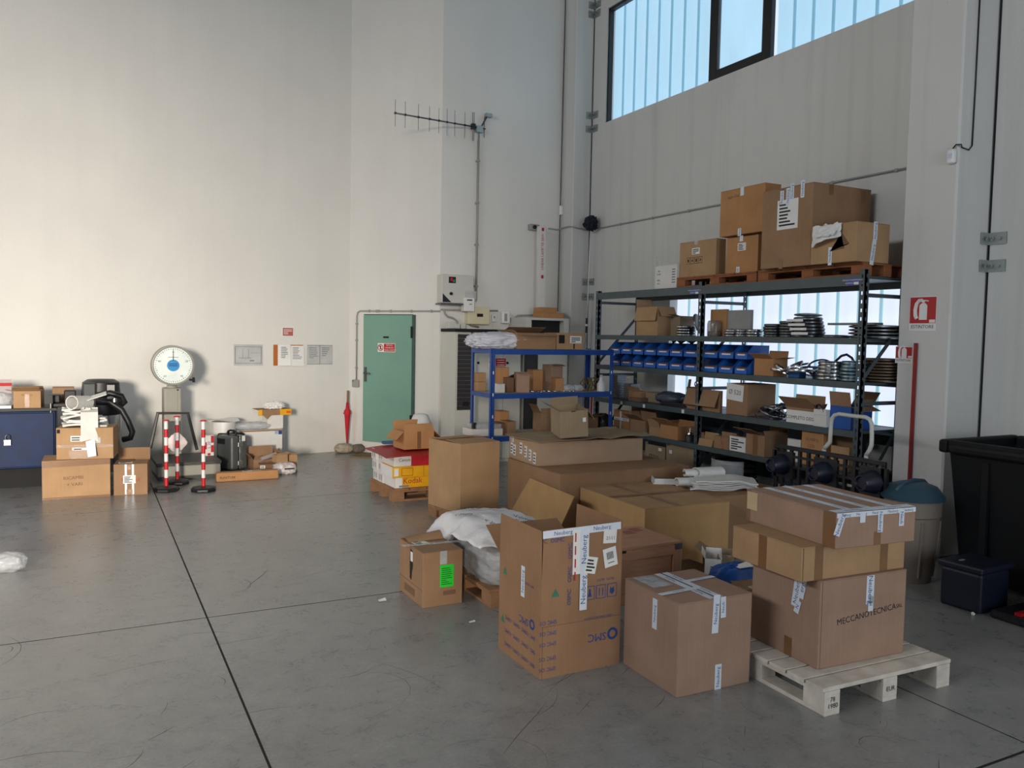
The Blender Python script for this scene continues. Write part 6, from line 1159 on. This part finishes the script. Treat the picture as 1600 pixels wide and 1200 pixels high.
j = thing('white_drum', 'white drum with loose sheet lid behind the suitcase', 'drum', (at_Y(350, 690, 11.60).x, 11.60, 0)); zd = at_Y(358, 658, 11.5).z; MB().lathe([(0, 0), (.15, 0), (.155, zd - .01), (0, zd - .01)], 26).build('drum_body', WHITEP, j, smooth='auto'); MB().sheet(lambda u, v: (-.22 + .40*u, -.17 + .32*v, zd + .012 + .012*math.sin(u*6 + v*3)), 10, 8, .003).build('lid_sheet', WHITE, j)
tag(MB().lump((0, 0, 0), .24, .10, .05, .25, 2.4, 8, 4, ridge=True).build('bubble_wrap', CLEARP, smooth=True, loc=(at_Y(393, 670, 11.6).x, 11.60, zA + .001)), 'crumpled clear wrap on the wide white carton', 'wrap')
a = P2(392, 739); r = carton('low open tan carton with upright back flap beside suitcase', (a.x + .06, a.y + .15), 5, .34, .3, .14, KB, flaps={'b': (95, .14), 'f': (120, .05), 'l': (130, .1), 'r': (100, .1)})
r = carton('small crumpled tan carton with white label before the low open carton', (P2(404, 741).x, P2(404, 741).y, 0), -12, .2, .14, .13, KD, flaps={'f': (160, .05), 'r': (140, .06)}); label_on(r, 'f', .05, .09, .06, .04, 2); 
tag(MB().cyl((0, 0, 0), (.20, .05, .05), .028, n=14).build('cardboard_tube', mat('grey_tube', (160, 150, 146), .7), loc=(P2(404, 741).x + .06, P2(404, 741).y + .16, .165)), 'short grey tube lying in the low open carton', 'tube')
t = thing('printed_sack', 'white sack with black and red print on floor right of long carton', 'sack', (P2(447, 742).x, P2(447, 742).y + .1, 0)); MB().lump((0, 0, 0), .14, .10, .075, .2, 2.6, 6, 4, ridge=True, sharp=3).build('sack_body', mat('printed_sack', (212, 204, 202), .5, 0, .4, 22), t, smooth=True); MB().box(-.02, .1, -.115, -.105, .07, .085).build('black_print', BLACKM, t); MB().box(-.0, .12, -.06, .02, .125, .14).build('red_print', RED, t)
carton('little tan carton lying on the printed sack', (P2(447, 742).x - .10, P2(447, 742).y + .08, .145), 15, .15, .13, .10, KA, flaps={'r': (160, .05)}); carton('tiny open tan carton behind the printed sack', (P2(447, 742).x + .05, P2(447, 742).y + .24, 0), -10, .14, .12, .22, KA, flaps={'f': (170, .05)})
# umbrella leaning in the corner, stone base, mat
ub = at_pl(545, 693, WC, Vector((.2, -1, 0))); t = thing('umbrella', 'closed red umbrella with wooden handle leaning in wall corner', 'umbrella', (3.50, 12.10, .12)); ht_ = at_Y(543, 610, 12.12).z - .12
MB().lathe([(0, 0), (.008, 0), (.018, .1), (.045, ht_*.55), (.055, ht_*.62), (.03, ht_*.66), (.02, ht_*.78), (0, ht_*.78)], 14, Matrix.Rotation(rad(1.5), 4, 'X')).build('canopy', REDF, t, smooth=True); MB().cyl((0, -ht_*.78*.026, ht_*.78), (.004, -ht_*.026, ht_), .016).build('handle', WOODB, t, smooth=True); MB().lathe([(.03, ht_*.61), (.062, ht_*.585), (.05, ht_*.56)], 14).build('canopy_ruff', REDF, t, smooth=True)
tag(MB().lump((0, 0, 0), .14, .11, .075, .14, 2.0, 3, 4).build('stone_weight', mat('speckled_stone', (168, 156, 138), .9, 0, .35, 30, .6, 40), smooth=True, loc=(3.44, 12.05, 0)), 'rough speckled stone weight at foot of red umbrella', 'stone')
tag(MB().lump((0, 0, 0), .09, .08, .07, .12, 2.0, 5, 3).build('stone_weight', mat('dark_stone', (110, 100, 90), .9, 0, .3, 30, .6, 40), smooth=True, loc=(3.64, 11.98, 0)), 'smaller dark stone behind the speckled stone weight', 'stone')
tag(MB().box(0, .62, 0, .42, 0, .014).build('door_mat', mat('coir_mat', (122, 100, 70), .95, 0, .2, 40, .5, 80), loc=(3.40, 11.62, 0), rot=(0, 0, A_DOOR + .25)), 'thin brown door mat on floor before the green door', 'mat')
# clear bag on the floor at the left edge
tag(MB().lump((0, 0, 0), .15, .09, .07, .3, 2.6, 2, 4, ridge=True).build('clear_bag', CLEARP, smooth=True, loc=(at_z(2, 893).x, at_z(2, 893).y, 0)), 'crumpled clear bag on bare floor at left edge', 'bag')
